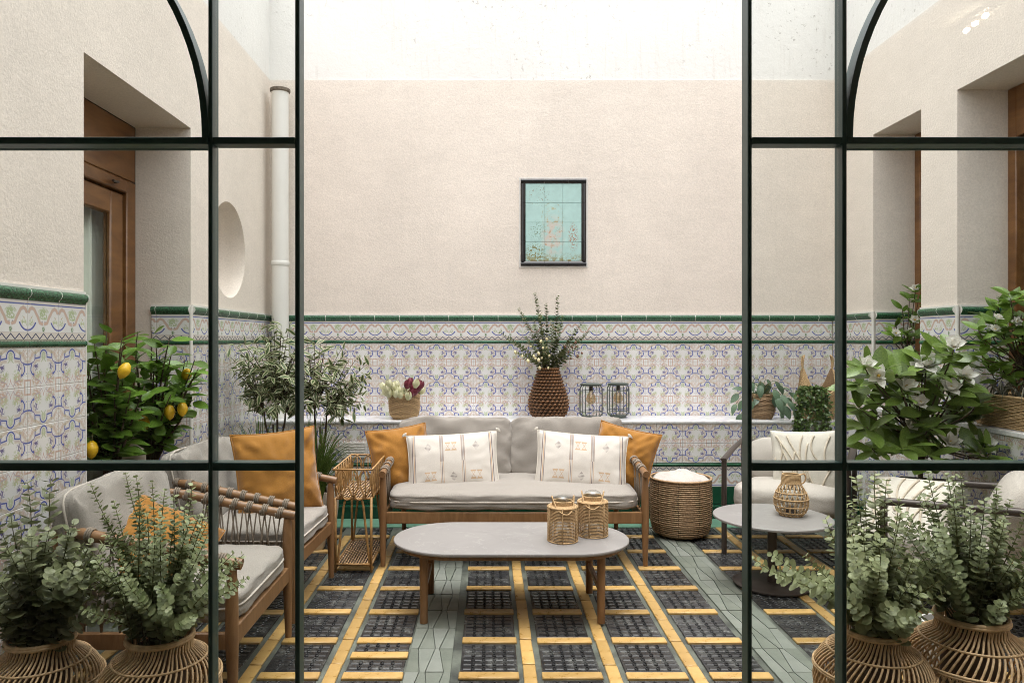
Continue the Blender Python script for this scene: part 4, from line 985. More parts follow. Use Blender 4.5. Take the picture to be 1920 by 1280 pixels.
for sy in (-1, 1):
    MB().tube(smoothpath([(-w*.9, sy*d*.95, .03), (-w*.62, sy*d*.95, .3), (-w*.5, sy*d*.95, .40), (-w*.3, sy*d*.95, .42), (w*.3, sy*d*.95, .42), (w*.5, sy*d*.95, .40), (w*.62, sy*d*.95, .3), (w*.9, sy*d*.95, .03)], 5), .0068, 7).build('brace', M_RATTAN_STAND, ps, 180)
    MB().tube([(sy*w*.98, -d*.98, .045), (sy*w*.98, d*.98, .045)], .0065, 7).build('stretcher', M_RATTAN_STAND, ps, 180); MB().tube([(-w*.98, sy*d*.98, .047), (w*.98, sy*d*.98, .047)], .0065, 7).build('stretcher', M_RATTAN_STAND, ps, 180)
M_CANE_DARK = simple('brown_cane', (0.13, 0.065, 0.03), .6, .25, 60)
def woven_panel(z, kx, ky):
    bl, bd = MB(), MB(); nx, ny = 12, 26
    for i in range(nx):
        x = -kx+2*kx*(i+.5)/nx; ys = np.linspace(-ky, ky, ny*2+1); bl.tube([(x, y, z+.003*cos(pi*(j)+pi*i)) for j, y in enumerate(ys[::2])], .0052, 4, flat=(.35, 1))
    for j in range(ny):
        y = -ky+2*ky*(j+.5)/ny; xs = np.linspace(-kx, kx, nx+1); bd.tube([(x, y, z-.003*cos(pi*i+pi*j)) for i, x in enumerate(xs)], .0056, 4, flat=(.35, 1))
    bl.build('woven_shelf', M_RATTAN, ps, 180); bd.build('woven_shelf', M_CANE_DARK, ps, 180)
woven_panel(.047, .098, .25); woven_panel(.428, .098, .25)

# dark braided vase
dv = thing('braided_vase', 'dark brown braided rattan vase with narrow neck on the ledge', 'vase', (.474, 5.735, .737))
f = pl([(.10, .006), (.135, .03), (.152, .09), (.150, .14), (.128, .22), (.102, .30), (.084, .36), (.078, .385)])
b = MB(); nr = 17
for k in range(nr):
    r, z = f(k/(nr-1)); kn = 26; N = kn*6; pts = []; rad = []
    for i in range(N):
        a = 2*pi*i/N; ph = a*kn+pi*(k % 2); pts.append(((r+.0035*cos(ph))*cos(a), (r+.0035*cos(ph))*sin(a), z+.0055*sin(ph/1.0+.6))); rad.append(.0058+.0038*cos(ph))
    b.tube(pts, rad, 6, closed=True)
b.build('braid', M_BROWNWEAVE, dv, 180); MB().lathe([(.09, .004), (.128, .03), (.145, .09), (.143, .14), (.120, .22), (.095, .30), (.075, .36), (.070, .375)], 28).build('liner', M_DARKREED, dv, 180)

def small_basket(name, label, loc, prof, rings, mat, rod=.0042, n_up=22, parts_liner=True, group=None, sc=1.0, rz=0):
    t = thing(name, label, 'basket', loc, rz, group); b = MB(); f = pl(prof); weave(b, f, rings, rod, n_up, .0032, True, 4, 5); r, z = f(1.0); ring(b, r, z+.003, rod*1.35, 32)
    b.build('woven_wall', mat, t, 180); MB().lathe([(max(p[0]-.006, .01), p[1]+.002) for p in prof], 28).build('liner', M_DARKREED, t, 180)
    return t
small_basket('tulip_basket', 'small seagrass basket of tulips on the ledge', (-.655, 5.715, .737), [(.085, .004), (.110, .03), (.118, .09), (.119, .185)], 22, M_SEAGRASS)
small_basket('plant_basket', 'small brown wicker basket holding a drooping leafy plant on the ledge', (2.146, 5.72, .737), [(.070, .004), (.092, .05), (.097, .12), (.088, .185)], 20, M_STRIPEBASKET)
# basket with two tall pointed handles
hb = thing('handled_basket', 'seagrass basket with two tall pointed handles on the ledge in the corner', 'basket', (2.585, 5.735, .737))
def hprof(a, t):
    up = abs(cos(a))**3.2; rim = .20+.19*up; z = .004+t*(rim-.004); r = .115+.024*min(1, z/.16)-.018*max(0, z-.2)/.19*1.4
    return r, z
b = MB(); K = 44; N = 72
for k in range(K):
    pts = []
    for i in range(N):
        a = 2*pi*i/N; r, z = hprof(a, k/(K-1)); w = .0028*cos(a*12+pi*(k % 2)); pts.append(((r+w)*cos(a), (r+w)*sin(a), z))
    b.tube(pts, .0043, 5, closed=True)
b.build('woven_wall', M_SEAGRASS, hb, 180)
V = []; F = []; kk = 10
for k in range(kk+1):
    for i in range(N):
        a = 2*pi*i/N; r, z = hprof(a, k/kk); V.append(((r-.006)*cos(a), (r-.006)*sin(a), z))
b = MB().add(V, [(k*N+i, k*N+(i+1) % N, (k+1)*N+(i+1) % N, (k+1)*N+i) for k in range(kk) for i in range(N)]+[tuple(range(N))]); b.build('liner', M_STRIPEBASKET, hb, 180)
for sx in (-1, 1):
    b = MB(); r, z = hprof(0, 1); b.tube(smoothpath([(sx*r, 0, z-.02), (sx*(r+.004), -.012, z+.04), (sx*(r-.002), -.014, z+.085), (sx*(r-.012), 0, z+.10), (sx*(r-.002), .014, z+.085), (sx*(r+.004), .012, z+.04), (sx*r, 0, z-.02)], 6), .0065, 6); b.build('handle', M_SEAGRASS, hb, 180)

# wire lanterns
def wire_lantern(label, loc, s=1.0):
    t = thing('wire_lantern', label, 'lantern', loc, .2, 'grey wire lanterns on the ledge'); R, H = .088*s, .272*s
    b = MB()
    for k in range(18):
        a = 2*pi*k/18; P = smoothpath([(.060*s, .012), (R*.97, .035), (R, .06), (R, H-.06), (R*.97, H-.032), (.070*s, H-.010)], 4); b.tube([(p[0]*cos(a), p[0]*sin(a), p[1]) for p in P], .0021, 5)
    b.build('wire_cage', M_WIRE, t, 180)
    MB().lathe([(.066*s, 0), (.066*s, .018), (.058*s, .020), (.001, .020)], 24).build('base', M_WIRE, t, 50)
    MB().lathe([(.05*s, H-.016), (.082*s, H-.012), (.084*s, H), (.06*s, H+.006), (.001, H+.006)], 28).build('lid', M_WIRE, t, 50)
    for zz_ in (.058, H-.055): b = MB(); ring(b, R, zz_, .0022, 32); b.build('hoop', M_WIRE, t, 180)
    MB().lathe([(.016*s, H-.016), (.016*s, H-.05), (.014, H-.055)][::-1], 14).build('lamp_holder', M_DARKMETAL, t, 50)
    zt = H-.052; MB().lathe([(.001, zt-.105), (.02, zt-.102), (.035, zt-.085), (.039, zt-.066), (.033, zt-.042), (.019, zt-.018), (.014, zt)], 20, cap0=False).build('bulb', M_BULBGLASS, t, 180)
    b = MB(); pts = [(.010*cos(a), .010*sin(a), zt-.02-.008*a/pi) for a in np.linspace(0, 8*pi, 50)]; b.tube(pts, .0010, 4); b.build('filament', M_YCENTER, t, 180)
    return t
wire_lantern('grey wire lantern with bulb on the ledge, next to the braided vase', (.800, 5.672, .737)); wire_lantern('grey wire lantern with bulb on the ledge, farther from the braided vase', (1.03, 5.785, .737), .99)

# ------------------------------------------------------------------ bronze metal armchairs and side table
def metal_chair(label, loc, rz, W=.70, D=.70, seed=0, zf=.585, zb=.64, tub=False):
    t = thing('metal_armchair', label, 'armchair', loc, rz, 'bronze metal armchairs'); h = W/2
    for sx in (-1, 1):
        MB().tube([(sx*h, 0, 0), (sx*h, 0, zf)], .0165, 12).build('leg', M_DARKMETAL, t, 60); MB().tube([(sx*h, D, 0), (sx*h, D-.02, .3), (sx*h, D-.03, zb-.03)], .0165, 12).build('leg', M_DARKMETAL, t, 60)
        if tub: MB().tube(smoothpath([(sx*h, -.02, zf), (sx*h, D*.5, (zf+zb)/2), (sx*h, D+.01, zb)], 6), .0185, 12).build('armrest', M_DARKMETAL, t, 60)
        else: MB().tube(smoothpath([(sx*h, -.02, zf+.004), (sx*h, D*.5, (zf+zb)/2+.01), (sx*h, D+.01, zb)], 6), .02, 8, flat=(.45, 1.1)).build('armrest', M_DARKMETAL, t, 50)
        MB().tube([(sx*h, .0, .225), (sx*h, D-.02, .205)], .0125, 10).build('side_rail', M_DARKMETAL, t, 60)
    MB().tube([(-h, .004, .225), (h, .004, .225)], .0135, 10).build('front_rail', M_DARKMETAL, t, 60); MB().tube([(-h, D-.02, .21), (h, D-.02, .21)], .0135, 10).build('back_rail', M_DARKMETAL, t, 60)
    MB().tube([(-h, D, zb-.02), (h, D, zb-.02)], .0135, 10).build('top_rail', M_DARKMETAL, t, 60)
    M = Matrix.Translation((0, D*.44, .335)) @ Matrix.Rotation(radians(-4), 4, 'X'); cushion(t, 'seat_cushion', M, h-.03, D*.5-.02, .088, M_BOUCLE, .022, 4.6, seed, .006, pip=False, n=20)
    M = Matrix.Translation((0, D*.80, .515)) @ Matrix.Rotation(radians(90-16), 4, 'X'); cushion(t, 'back_cushion', M, h-.035, .165 if not tub else .20, .082, M_BOUCLE, .03, 3.4, seed+4, .006, pip=False, n=20)
    return t
RZ1 = radians(-29.5)
metal_chair('bronze metal armchair with pale bouclé cushions behind the round side table', (1.484+.35*cos(RZ1), 4.592+.35*sin(RZ1), FZ), RZ1, .70, .68)['label'] = 'bronze metal armchair with pale cushions behind the round side table'
# armchair by the rattan vases, turned towards the sofa
RZ2 = atan2(-.8, -.6)           # local +x (width) direction for a chair facing (-0.8, 0.6)
metal_chair('bronze tube armchair with rounded pale cushions under the magnolia, behind the rattan vases', (2.07, 3.72, FZ), RZ2, .66, .62, 3, .575, .60, True)
def tufted_pillow(label, loc, normal, roll, seed):
    W = .42; p = thing('tufted_pillow', label, 'pillow', (0, 0, 0), 0, 'white tufted pillows'); p.matrix_world = orient(loc, normal, roll=roll)
    b = pillow_mesh('cover', W, W, .14, None, seed=seed, wr=.012, pinch=.05); b.build('cover', M_TUFT, p, 180)
    rr = random.Random(seed); tf = MB()
    zz = lambda x, y: .07*max(0, (1-(2*x/W)**2)*(1-(2*y/W)**2))**.42+.003
    for k in range(11):
        x0 = -.17+.034*k; pts = []; ph = rr.uniform(0, 6); y0, y1 = (-.17, rr.uniform(-.02, .17)) if k % 2 else (rr.uniform(-.12, .0), .17)
        for s in np.linspace(0, 1, 14):
            y = y0+(y1-y0)*s; x = x0+.05*sin(2.4*s+ph*.25+k*.4)-.03*s; x = max(-.18, min(.18, x)); pts.append((x, y, zz(x, y)))
        tf.tube(pts, .0055, 5)
    tf.build('tufting', M_TUFT_LINE, p, 180); return p
tufted_pillow('white pillow with wavy cream tufting on the armchair behind the side table', (2.03, 4.66, .565), (-.44, -.86, .26), .06, 1)
tufted_pillow('white pillow with wavy cream tufting on the armchair behind the rattan vases', (2.10, 3.68, .485), (-.62, -.35, .70), .1, 2)
st = thing('side_table', 'round side table with pale stone top on a bronze column', 'table', (1.560, 4.01, FZ))
slab(MB(), [(.312*cos(a), .312*sin(a)) for a in np.linspace(0, 2*pi, 64, endpoint=False)], .358, .372, .003).build('table_top', M_CERAMIC, st, 40)
MB().lathe([(.02, .352), (.09, .352), (.09, .3575), (.02, .3575)], 32).build('top_plate', M_DARKMETAL, st, 40)
MB().lathe([(.025, .012), (.025, .353)], 20, cap1=True).build('column', M_DARKMETAL, st, 60); MB().lathe([(.205, 0), (.207, .003), (.207, .009), (.203, .012), (.02, .0135)], 48).build('base_plate', M_DARKMETAL, st, 40)
jv = thing('jute_vase', 'bulbous open-weave jute vase with small handle on the round side table', 'vase', (1.672, 4.03, FZ+.372))
f = pl([(.058, .004), (.080, .03), (.090, .075), (.086, .11), (.066, .150), (.050, .175), (.050, .185)]); b = MB()
for k in range(20):
    a0 = 2*pi*k/20
    for tw_ in (-.34, .34):
        b.tube([(f(u)[0]*cos(a0+tw_*sin(u*5)*.6), f(u)[0]*sin(a0+tw_*sin(u*5)*.6), f(u)[1]) for u in np.linspace(0, 1, 16)], .0028, 5)
for u in (0, .12, .3, .5, .68): ring(b, f(u)[0]+.002, f(u)[1], .0036, 32)
b.build('open_weave', M_JUTE, jv, 180)
b = MB()
for k in range(8): ring(b, .050-.0006*k, .178+.0065*k, .0042, 28)
b.build('neck', M_JUTE, jv, 180); MB().tube(smoothpath([(.048, 0, .222), (.072, 0, .226), (.080, 0, .205), (.072, 0, .182), (.056, 0, .172)], 5), .0045, 6).build('handle', M_JUTE, jv, 180)
MB().lathe([(.045, .008), (.062, .05), (.062, .09), (.045, .14), (.040, .17)], 24).build('glass_jar', M_GLASS_SMALL, jv, 180)
MB().lathe([(.03, .010), (.03, .05), (.001, .052)], 16).build('candle', M_DARKMETAL, jv, 50)

# ------------------------------------------------------------------ big rattan vases by the doors
def rattan_vase(label, loc, rz, s=1.0):
    t = thing('rattan_vase', label, 'vase', loc, rz, 'open rattan vases inside the doors'); pr = [(.115, .0), (.150, .05), (.176, .14), (.184, .22), (.178, .275), (.158, .312), (.126, .338), (.102, .352), (.093, .368), (.098, .398)]
    f = pl([(r*s, z*s) for r, z in pr]); b = MB(); n = 58
    def rod(a0, twist, u0, u1, off=0.0, rr=.0036):
        us = np.linspace(u0, u1, 22); b.tube([((f(u)[0]+off)*cos(a0+twist(u)), (f(u)[0]+off)*sin(a0+twist(u)), f(u)[1]) for u in us], rr*s, 5)
    for k in range(n):
        a0 = 2*pi*k/n; rod(a0+random.uniform(-.012, .012), lambda u: 1.15*u, 0, 1); rod(a0, lambda u: -.95*u+.1, 0, .60, -.005)
    b.build('rattan_rods', M_RATTAN, t, 180)
    b = MB()
    for u, rr, o in ((0, .007, 0), (.015, .006, .002), (.62, .0042, .006), (.635, .0042, .006), (.80, .004, .005), (.985, .0065, .003), (1.0, .0065, 0)): ring(b, f(u)[0]+o, f(u)[1], rr*s, 44)
    b.build('binding_ring', M_RATTAN, t, 180); MB().lathe([(.01, .006*s), (.115*s, .006*s), (.113*s, .012*s), (.01, .013*s)], 32).build('base_disc', M_RATTAN, t, 60)
    MB().lathe([(.055*s, .014), (.075*s, .05), (.085*s, .16), (.082*s, .30*s), (.080*s, .365*s)], 24).build('inner_pot', M_DARKREED, t, 60); return t
VASES = [('open rattan vase with silver-dollar eucalyptus beside the tiled wall', (-1.425, 2.33), 0.2, .985), ('open rattan vase with fine-leaved eucalyptus in front of the rope-lashed armchair', (-1.045, 2.33), 1.1, 1.0),
         ('open rattan vase with arching eucalyptus behind the right-hand door mullion', (1.265, 2.40), .6, .98), ('open rattan vase with bushy upright eucalyptus in front of the tube armchair', (1.600, 2.42), 1.9, 1.07)]
VASES[2] = ('open rattan vase with long arching eucalyptus sprays near the striped paving stones', (1.265, 2.40), .6, .98)
for lab, (x, y), rz, s in VASES: rattan_vase(lab, (x, y, FZ), rz, s)
# ------------------------------------------------------------------ plants
def px(x, y, Y):
    """photo pixel at depth Y -> point (used only to lay plants out)"""
    return np.array([(x-915)*Y/1370, Y, CAM_H-(y-637)*Y/1370])
def R3(s): return RNG.normal(0, s, 3)
# leaf templates: x along the leaf, z the upper face
ROUND_V = [(.45, 0, -.06)]+[(.48-.50*cos(a), .46*sin(a), .02+.04*abs(sin(a))) for a in np.linspace(0, 2*pi, 8, endpoint=False)]
ROUND_F = [(0, 1+k, 1+(k+1) % 8) for k in range(8)]
def blade(rows, wfun, bend, fold, cols=2, tip=1.0, wave=0.0):
    V, F = [], []; n = len(rows)
    for i, t in enumerate(rows):
        w = wfun(t); z0 = -bend*t*t
        for c in range(-cols, cols+1):
            u = c/cols; V.append((t*tip, u*w, z0+fold*w*abs(u)+wave*sin(t*9+c)*abs(u)))
    m_ = 2*cols+1
    for i in range(n-1):
        for c in range(m_-1): F.append((i*m_+c, i*m_+c+1, (i+1)*m_+c+1, (i+1)*m_+c)[::-1])
    return V, F
def leaf_me(name, width, bend, fold, mat, n=7, wave=.0, ex=.8):
    V, F = blade(np.linspace(0, 1, n), lambda t: width*max(.02, sin(pi*min(1, t**(.85 if ex > .6 else 1.25)))**ex)*(1-.15*t), bend, fold, 2, 1.0, wave); return MB().add(V, F).mesh(name, mat, 180)
def leaf_objs(parent, name, meshes, P, T, Nn, S):
    Xa, Ya, Za = frames(np.asarray(T, float), np.asarray(Nn, float))
    for i in range(len(P)):
        s = S[i]; M = Matrix(((Xa[i][0]*s, Ya[i][0]*s, Za[i][0]*s, P[i][0]), (Xa[i][1]*s, Ya[i][1]*s, Za[i][1]*s, P[i][1]), (Xa[i][2]*s, Ya[i][2]*s, Za[i][2]*s, P[i][2]), (0, 0, 0, 1)))
        o = link(name, meshes[i % len(meshes)], parent); o.matrix_local = M
def along(P, s):
    L = np.concatenate([[0], np.cumsum(np.linalg.norm(np.diff(P, axis=0), axis=1))]); s = np.clip(s, 0, L[-1])
    pos = np.stack([np.interp(s, L, P[:, k]) for k in range(3)], -1); T = unit(np.stack([np.interp(s, (L[1:]+L[:-1])/2, np.diff(P, axis=0)[:, k]) for k in range(3)], -1)); return pos, T, L[-1]

def eucalyptus(label, mouth, tips, leaf, gap, mat, mouth_r=.055, start=.22, grow=1.0, buds=None, tilt=.35, name='eucalyptus_bunch', cat='foliage', stemmat=None):
    t = thing(name, label, cat, tuple(mouth)); mouth = np.array(mouth, float); stem = MB(); lv = MB(); P_, T_, N_, S_ = [], [], [], []
    for tip in tips:
        tip = np.asarray(tip, float)-mouth; a = atan2(tip[1], tip[0]); r0 = mouth_r*sqrt(random.random()); p0 = np.array([r0*cos(a+random.uniform(-1, 1)), r0*sin(a+random.uniform(-1, 1)), -.06])
        h = np.linalg.norm(tip); up = np.array([0, 0, 1.0]); p1 = p0+up*h*.35+tip*.12; p2 = tip-unit(tip*np.array([1, 1, .25])+up*max(0, tip[2])*.9)*h*.28+R3(.012)
        C = bez(p0, p1, p2, tip, 16); L = along(C, np.array([0]))[2]; stem.tube(C, np.linspace(.0026, .0010, 16), 5)
        s = start*L+random.uniform(0, gap); k = 0; ph = random.uniform(0, pi)
        while s < L:
            pos, T, _ = along(C, np.array([s])); T = T[0]; u = unit(np.cross(T, (.3, .2, .9))); w = np.cross(T, u); f = s/L; size = leaf*(1.0-.55*f**2.2)*(.75+.5*random.random())*(.55+.45*min(1, f*3))*grow
            for q in (0, pi):
                an = ph+(k % 2)*pi/2+q+random.uniform(-.25, .25); d = u*cos(an)+w*sin(an); dd = d+T*(tilt+random.uniform(-.15, .3))
                P_.append(pos[0]+d*.003); T_.append(dd); N_.append(T-d*tilt*.6+R3(.18)); S_.append(size)
            s += gap*(.8+.4*random.random())*(1-.35*f); k += 1
    scatter(lv, ROUND_V, ROUND_F, P_, T_, N_, S_); stem.build('stem', M_STEM if stemmat is None else stemmat, t, 180); tag(lv.build('leaves', mat, t, 180), kind='stuff')
    return t
def fan(mouth, n, spread, hmin, hmax, lean=(0, 0)):
    out = []
    for i in range(n):
        a = 2*pi*(i*.618034+random.random()*.12); r = spread*sqrt((i+.6)/n); h = hmin+(hmax-hmin)*(1-.55*(r/spread)**1.6)*(.30+.75*random.random()**.8)
        out.append((mouth[0]+r*cos(a)+lean[0]*h, mouth[1]+r*sin(a)*.75+lean[1]*h, mouth[2]+h))
    return out
zr = lambda s: FZ+.395*s
m1 = (-1.425, 2.33, zr(.985)); tips = fan(m1, 32, .24, .04, .46)+[px(52, 905, 2.32), px(95, 895, 2.36), px(20, 960, 2.3), px(130, 990, 2.3), px(170, 1010, 2.3), px(150, 1100, 2.25), px(60, 1000, 2.2), px(100, 1060, 2.18), px(20, 1080, 2.2), px(140, 1060, 2.2)]
tips = [(max(p[0], XL+.08), p[1], p[2]) for p in tips]
eucalyptus('silver-dollar eucalyptus bunch with big round leaves beside the tiled wall', m1, tips, .050, .028, M_EUCA, start=.15)
m2 = (-1.045, 2.33, zr(1.0)); tips = fan(m2, 50, .31, .05, .50)+[px(170, 905, 2.35), px(235, 885, 2.38), px(325, 925, 2.3), px(345, 945, 2.28), px(285, 900, 2.4), px(375, 965, 2.35), px(440, 1035, 2.3), px(425, 1075, 2.25), px(150, 1020, 2.3), px(200, 1000, 2.25), px(255, 890, 2.3), px(390, 1000, 2.2), px(110, 1000, 2.42), px(300, 960, 2.2)]
tips = [(p[0], min(p[1], 2.47), p[2]) for p in tips]
eucalyptus('fine-leaved eucalyptus bunch with coin-like leaves in front of the rope-lashed armchair', m2, tips, .030, .0165, M_EUCA_DARK)
m3 = (1.265, 2.40, zr(.98)); tips = fan(m3, 42, .27, .05, .48)+[px(1446, 1036, 2.25), px(1414, 1047, 2.3), px(1605, 895, 2.45), px(1640, 885, 2.4), px(1662, 900, 2.38), px(1580, 930, 2.4), px(1690, 960, 2.3), px(1720, 1150, 2.2), px(1600, 1010, 2.2), px(1650, 1040, 2.2)]
eucalyptus('eucalyptus bunch with long arching sprays over the side table base', m3, tips, .040, .022, M_EUCA)
m4 = (1.600, 2.42, zr(1.07)); tips = fan(m4, 48, .30, .05, .46)+[px(1800, 885, 2.4), px(1740, 885, 2.45), px(1775, 890, 2.4), px(1870, 905, 2.4), px(1845, 935, 2.3), px(1820, 950, 2.3), px(1900, 990, 2.4), px(1910, 1090, 2.4), px(1900, 1050, 2.3), px(1880, 1130, 2.25), px(1760, 980, 2.25), px(1720, 930, 2.5)]
eucalyptus('bushy eucalyptus bunch with stacked coin leaves in front of the tube armchair', m4, tips, .033, .0175, M_EUCA_DARK)
# dry branches in the braided vase
m5 = (.474, 5.735, .737+.385); T5 = [px(1003, 548, 5.73), px(1045, 555, 5.74), px(972, 578, 5.72), px(1024, 568, 5.78), px(1092, 603, 5.7), px(1105, 620, 5.72), px(938, 622, 5.7), px(985, 630, 5.66), px(1012, 590, 5.66), px(1055, 590, 5.66), px(1035, 600, 5.6), px(1018, 640, 5.58), px(1085, 650, 5.62), px(968, 660, 5.62), px(1075, 632, 5.8), px(1000, 600, 5.8)]
eb = eucalyptus('dark leafy branches with cream flower buds standing in the braided vase', m5, T5, .034, .016, M_BRANCHLEAF, .045, .12, name='flowering_branches', cat='branches')
for (mat, nm, lst) in ((M_BUD, 'flower_bud', [(967, 661), (995, 650), (1001, 668), (1010, 663), (1014, 640), (1025, 636), (1018, 652), (1024, 652), (1010, 675), (990, 677), (1030, 667), (1022, 662), (1012, 690), (979, 668), (1004, 672), (1016, 671), (1028, 690)]), (M_BROWNBUD, 'seed_head', [(1079, 642), (1073, 651), (1080, 650), (1091, 662), (1066, 660), (1060, 650), (1070, 672), (1083, 668)])):
    bm_ = MB().lathe([(.001, -.011), (.007, -.008), (.0105, 0), (.008, .008), (.001, .013)], 9, cap0=False).mesh(nm, mat, 180)
    for (x, y) in lst:
        p = px(x, y, 5.60+random.uniform(-.04, .06))-np.array(m5); s = random.uniform(.8, 1.3); o = link(nm, bm_, eb, tuple(p), (random.uniform(-.6, .6), random.uniform(-.6, .6), 0)); o.scale = (s, s, s*1.15)
        MB().tube(bez((0, 0, -.02), p*np.array([.2, .2, .5]), p*np.array([.7, .7, .8]), p, 7), .0013, 4).build('twig', M_STEM, eb, 180)

def pot(name, label, loc, r, h, mat, ribs=0, soil=True):
    t = thing(name, label, 'pot', loc); n = 48; b = MB(); pr = [(r*.72, 0), (r*.80, h*.1), (r*.95, h*.6), (r, h*.92), (r, h), (r*.9, h), (r*.88, h*.9)]
    if ribs:
        pr2 = []
        for i in range(ribs*2+1): pr2.append((r*(.86+.14*i/(ribs*2))*(1+.03*(i % 2)), h*.94*i/(ribs*2)))
        pr = pr2+[(r*1.02, h*.95), (r*1.02, h), (r*.9, h), (r*.88, h*.9)]
    b.lathe(pr, n).build('body', mat, t, 40)
    if soil: MB().lathe([(.001, h*.9), (r*.89, h*.9)], 24, cap0=False).build('soil', M_SOIL, t)
    return t
def cover(T, up=.9, jit=.3):
    """leaf normals: upward, square to the leaf"""
    T = unit(np.asarray(T, float)); n = np.tile(np.array([0, 0, up]), (len(T), 1))+RNG.normal(0, jit, (len(T), 3))+np.array([0, -.35, 0]); return n

# ------------------------------------------------------------------ lemon trees
LEMON_ME = [leaf_me('leaf', .27, b_, .18, M_LEMONLEAF) for b_ in (.08, .22, .02)]
LEMON_FRUIT = MB().lathe([(.001, -.050), (.007, -.046), (.018, -.036), (.030, -.012), (.031, .006), (.022, .030), (.009, .042), (.001, .045)], 18, cap0=False).mesh('lemon', M_LEMON, 180)
def lemon_tree(label, potlabel, base, shoots, fruits, nleaf):
    pot('tree_pot', potlabel, base, .125, .34, M_POT); b0 = np.array([base[0], base[1], base[2]+.31]); t = thing('lemon_tree', label, 'lemon tree', tuple(b0))
    fork = np.array([.02, -.01, .30]); tr = MB(); tr.tube(smoothpath([(0, 0, -.02), (.015, .01, .12), (.0, 0, .22), fork], 5), np.linspace(.022, .016, 16), 8).build('trunk', M_BARK, t, 180)
    br = MB(); P, T, S = [], [], []
    for sp_ in shoots:
        e = np.array(sp_)-b0; C = bez(fork+R3(.004)-np.array([0, 0, .02]), fork+(e-fork)*.3+np.array([0, 0, .08]), fork+(e-fork)*.7+R3(.02), e, 10); br.tube(C, np.linspace(.010, .0025, 10), 6)
        for k in range(nleaf):
            f = .34+.68*k/nleaf; pos, TT, L = along(C, np.array([f*along(C, np.array([0.]))[2]])); a = k*2.4+random.random(); TT = TT[0]; u = unit(np.cross(TT, (.1, .3, .9))); w = np.cross(TT, u)
            d = u*cos(a)+w*sin(a)+TT*random.uniform(.2, .9)+np.array([0, 0, -.12]); P.append(pos[0]+R3(.008)); T.append(d); S.append(random.uniform(.085, .125))
    br.build('branches', M_BARK, t, 180); leaf_objs(t, 'leaf', LEMON_ME, P, T, cover(T), S)
    for f in fruits:
        p = np.array(f)-b0; o = link('lemon', LEMON_FRUIT, t, tuple(p), (random.uniform(-.5, .5), random.uniform(-.4, .4), 0)); o.scale = (random.uniform(.80, .95),)*3; MB().tube([p+np.array([0, 0, .04]), p+np.array([.004, .002, .075])], .002, 5).build('fruit_stalk', M_STEM, t)
    return t
lt = 'lemon tree with ripe fruit in the door opening'
def crown(cx, cy, rx, ry, Y, n):
    out = []
    for i in range(n):
        a = i*2.39996; r = sqrt((i+.5)/n); out.append(px(cx+rx*r*cos(a), cy-ry*r*sin(a), Y+random.uniform(-.17, .15)))
    return out
lemon_tree('lemon tree with one large lemon high and one low, farther from the round niche', 'cream pot of the lemon tree farther from the round niche', (-1.865, 3.60, FZ), crown(212, 706, 64, 88, 3.60, 15)+[px(200, 622, 3.62), px(232, 640, 3.5), px(165, 690, 3.5), px(178, 806, 3.5), px(150, 722, 3.5)], [px(233, 694, 3.40), px(172, 842, 3.42), px(198, 768, 3.62)], 15)
lemon_tree('lemon tree with a cluster of lemons on one side, closer to the round niche', 'cream pot of the lemon tree closer to the round niche', (-1.85, 3.97, FZ), crown(303, 694, 60, 76, 3.9, 14)+[px(285, 620, 3.92), px(258, 622, 3.8), px(365, 675, 3.8), px(372, 690, 3.75), px(360, 745, 3.8), px(320, 740, 3.7)], [px(342, 766, 3.74), px(318, 772, 3.74), px(350, 702, 3.86), px(270, 792, 3.8)], 15)
jar = thing('tall_jar', 'tall cream ceramic jar standing between the lemon trees in the door opening', 'jar', (-1.985, 4.06, FZ)); MB().lathe([(.07, 0), (.085, .1), (.10, .45), (.09, .68), (.06, .78), (.055, .81), (.066, .83), (.055, .83), (.045, .78)], 32).build('body', M_POT, jar, 60)
stl = thing('drum_stool', 'round cream drum stool carrying a rope lantern behind the armchairs', 'stool', (-1.80, 4.24, FZ)); MB().lathe([(.08, 0), (.095, .04), (.10, .2), (.095, .38), (.085, .42), (.001, .42)], 28).build('body', M_POT, stl, 50)
rope_lantern('jute rope lantern with glass dome on the drum stool behind the armchairs', (-1.80, 4.24, FZ+.42), .5)

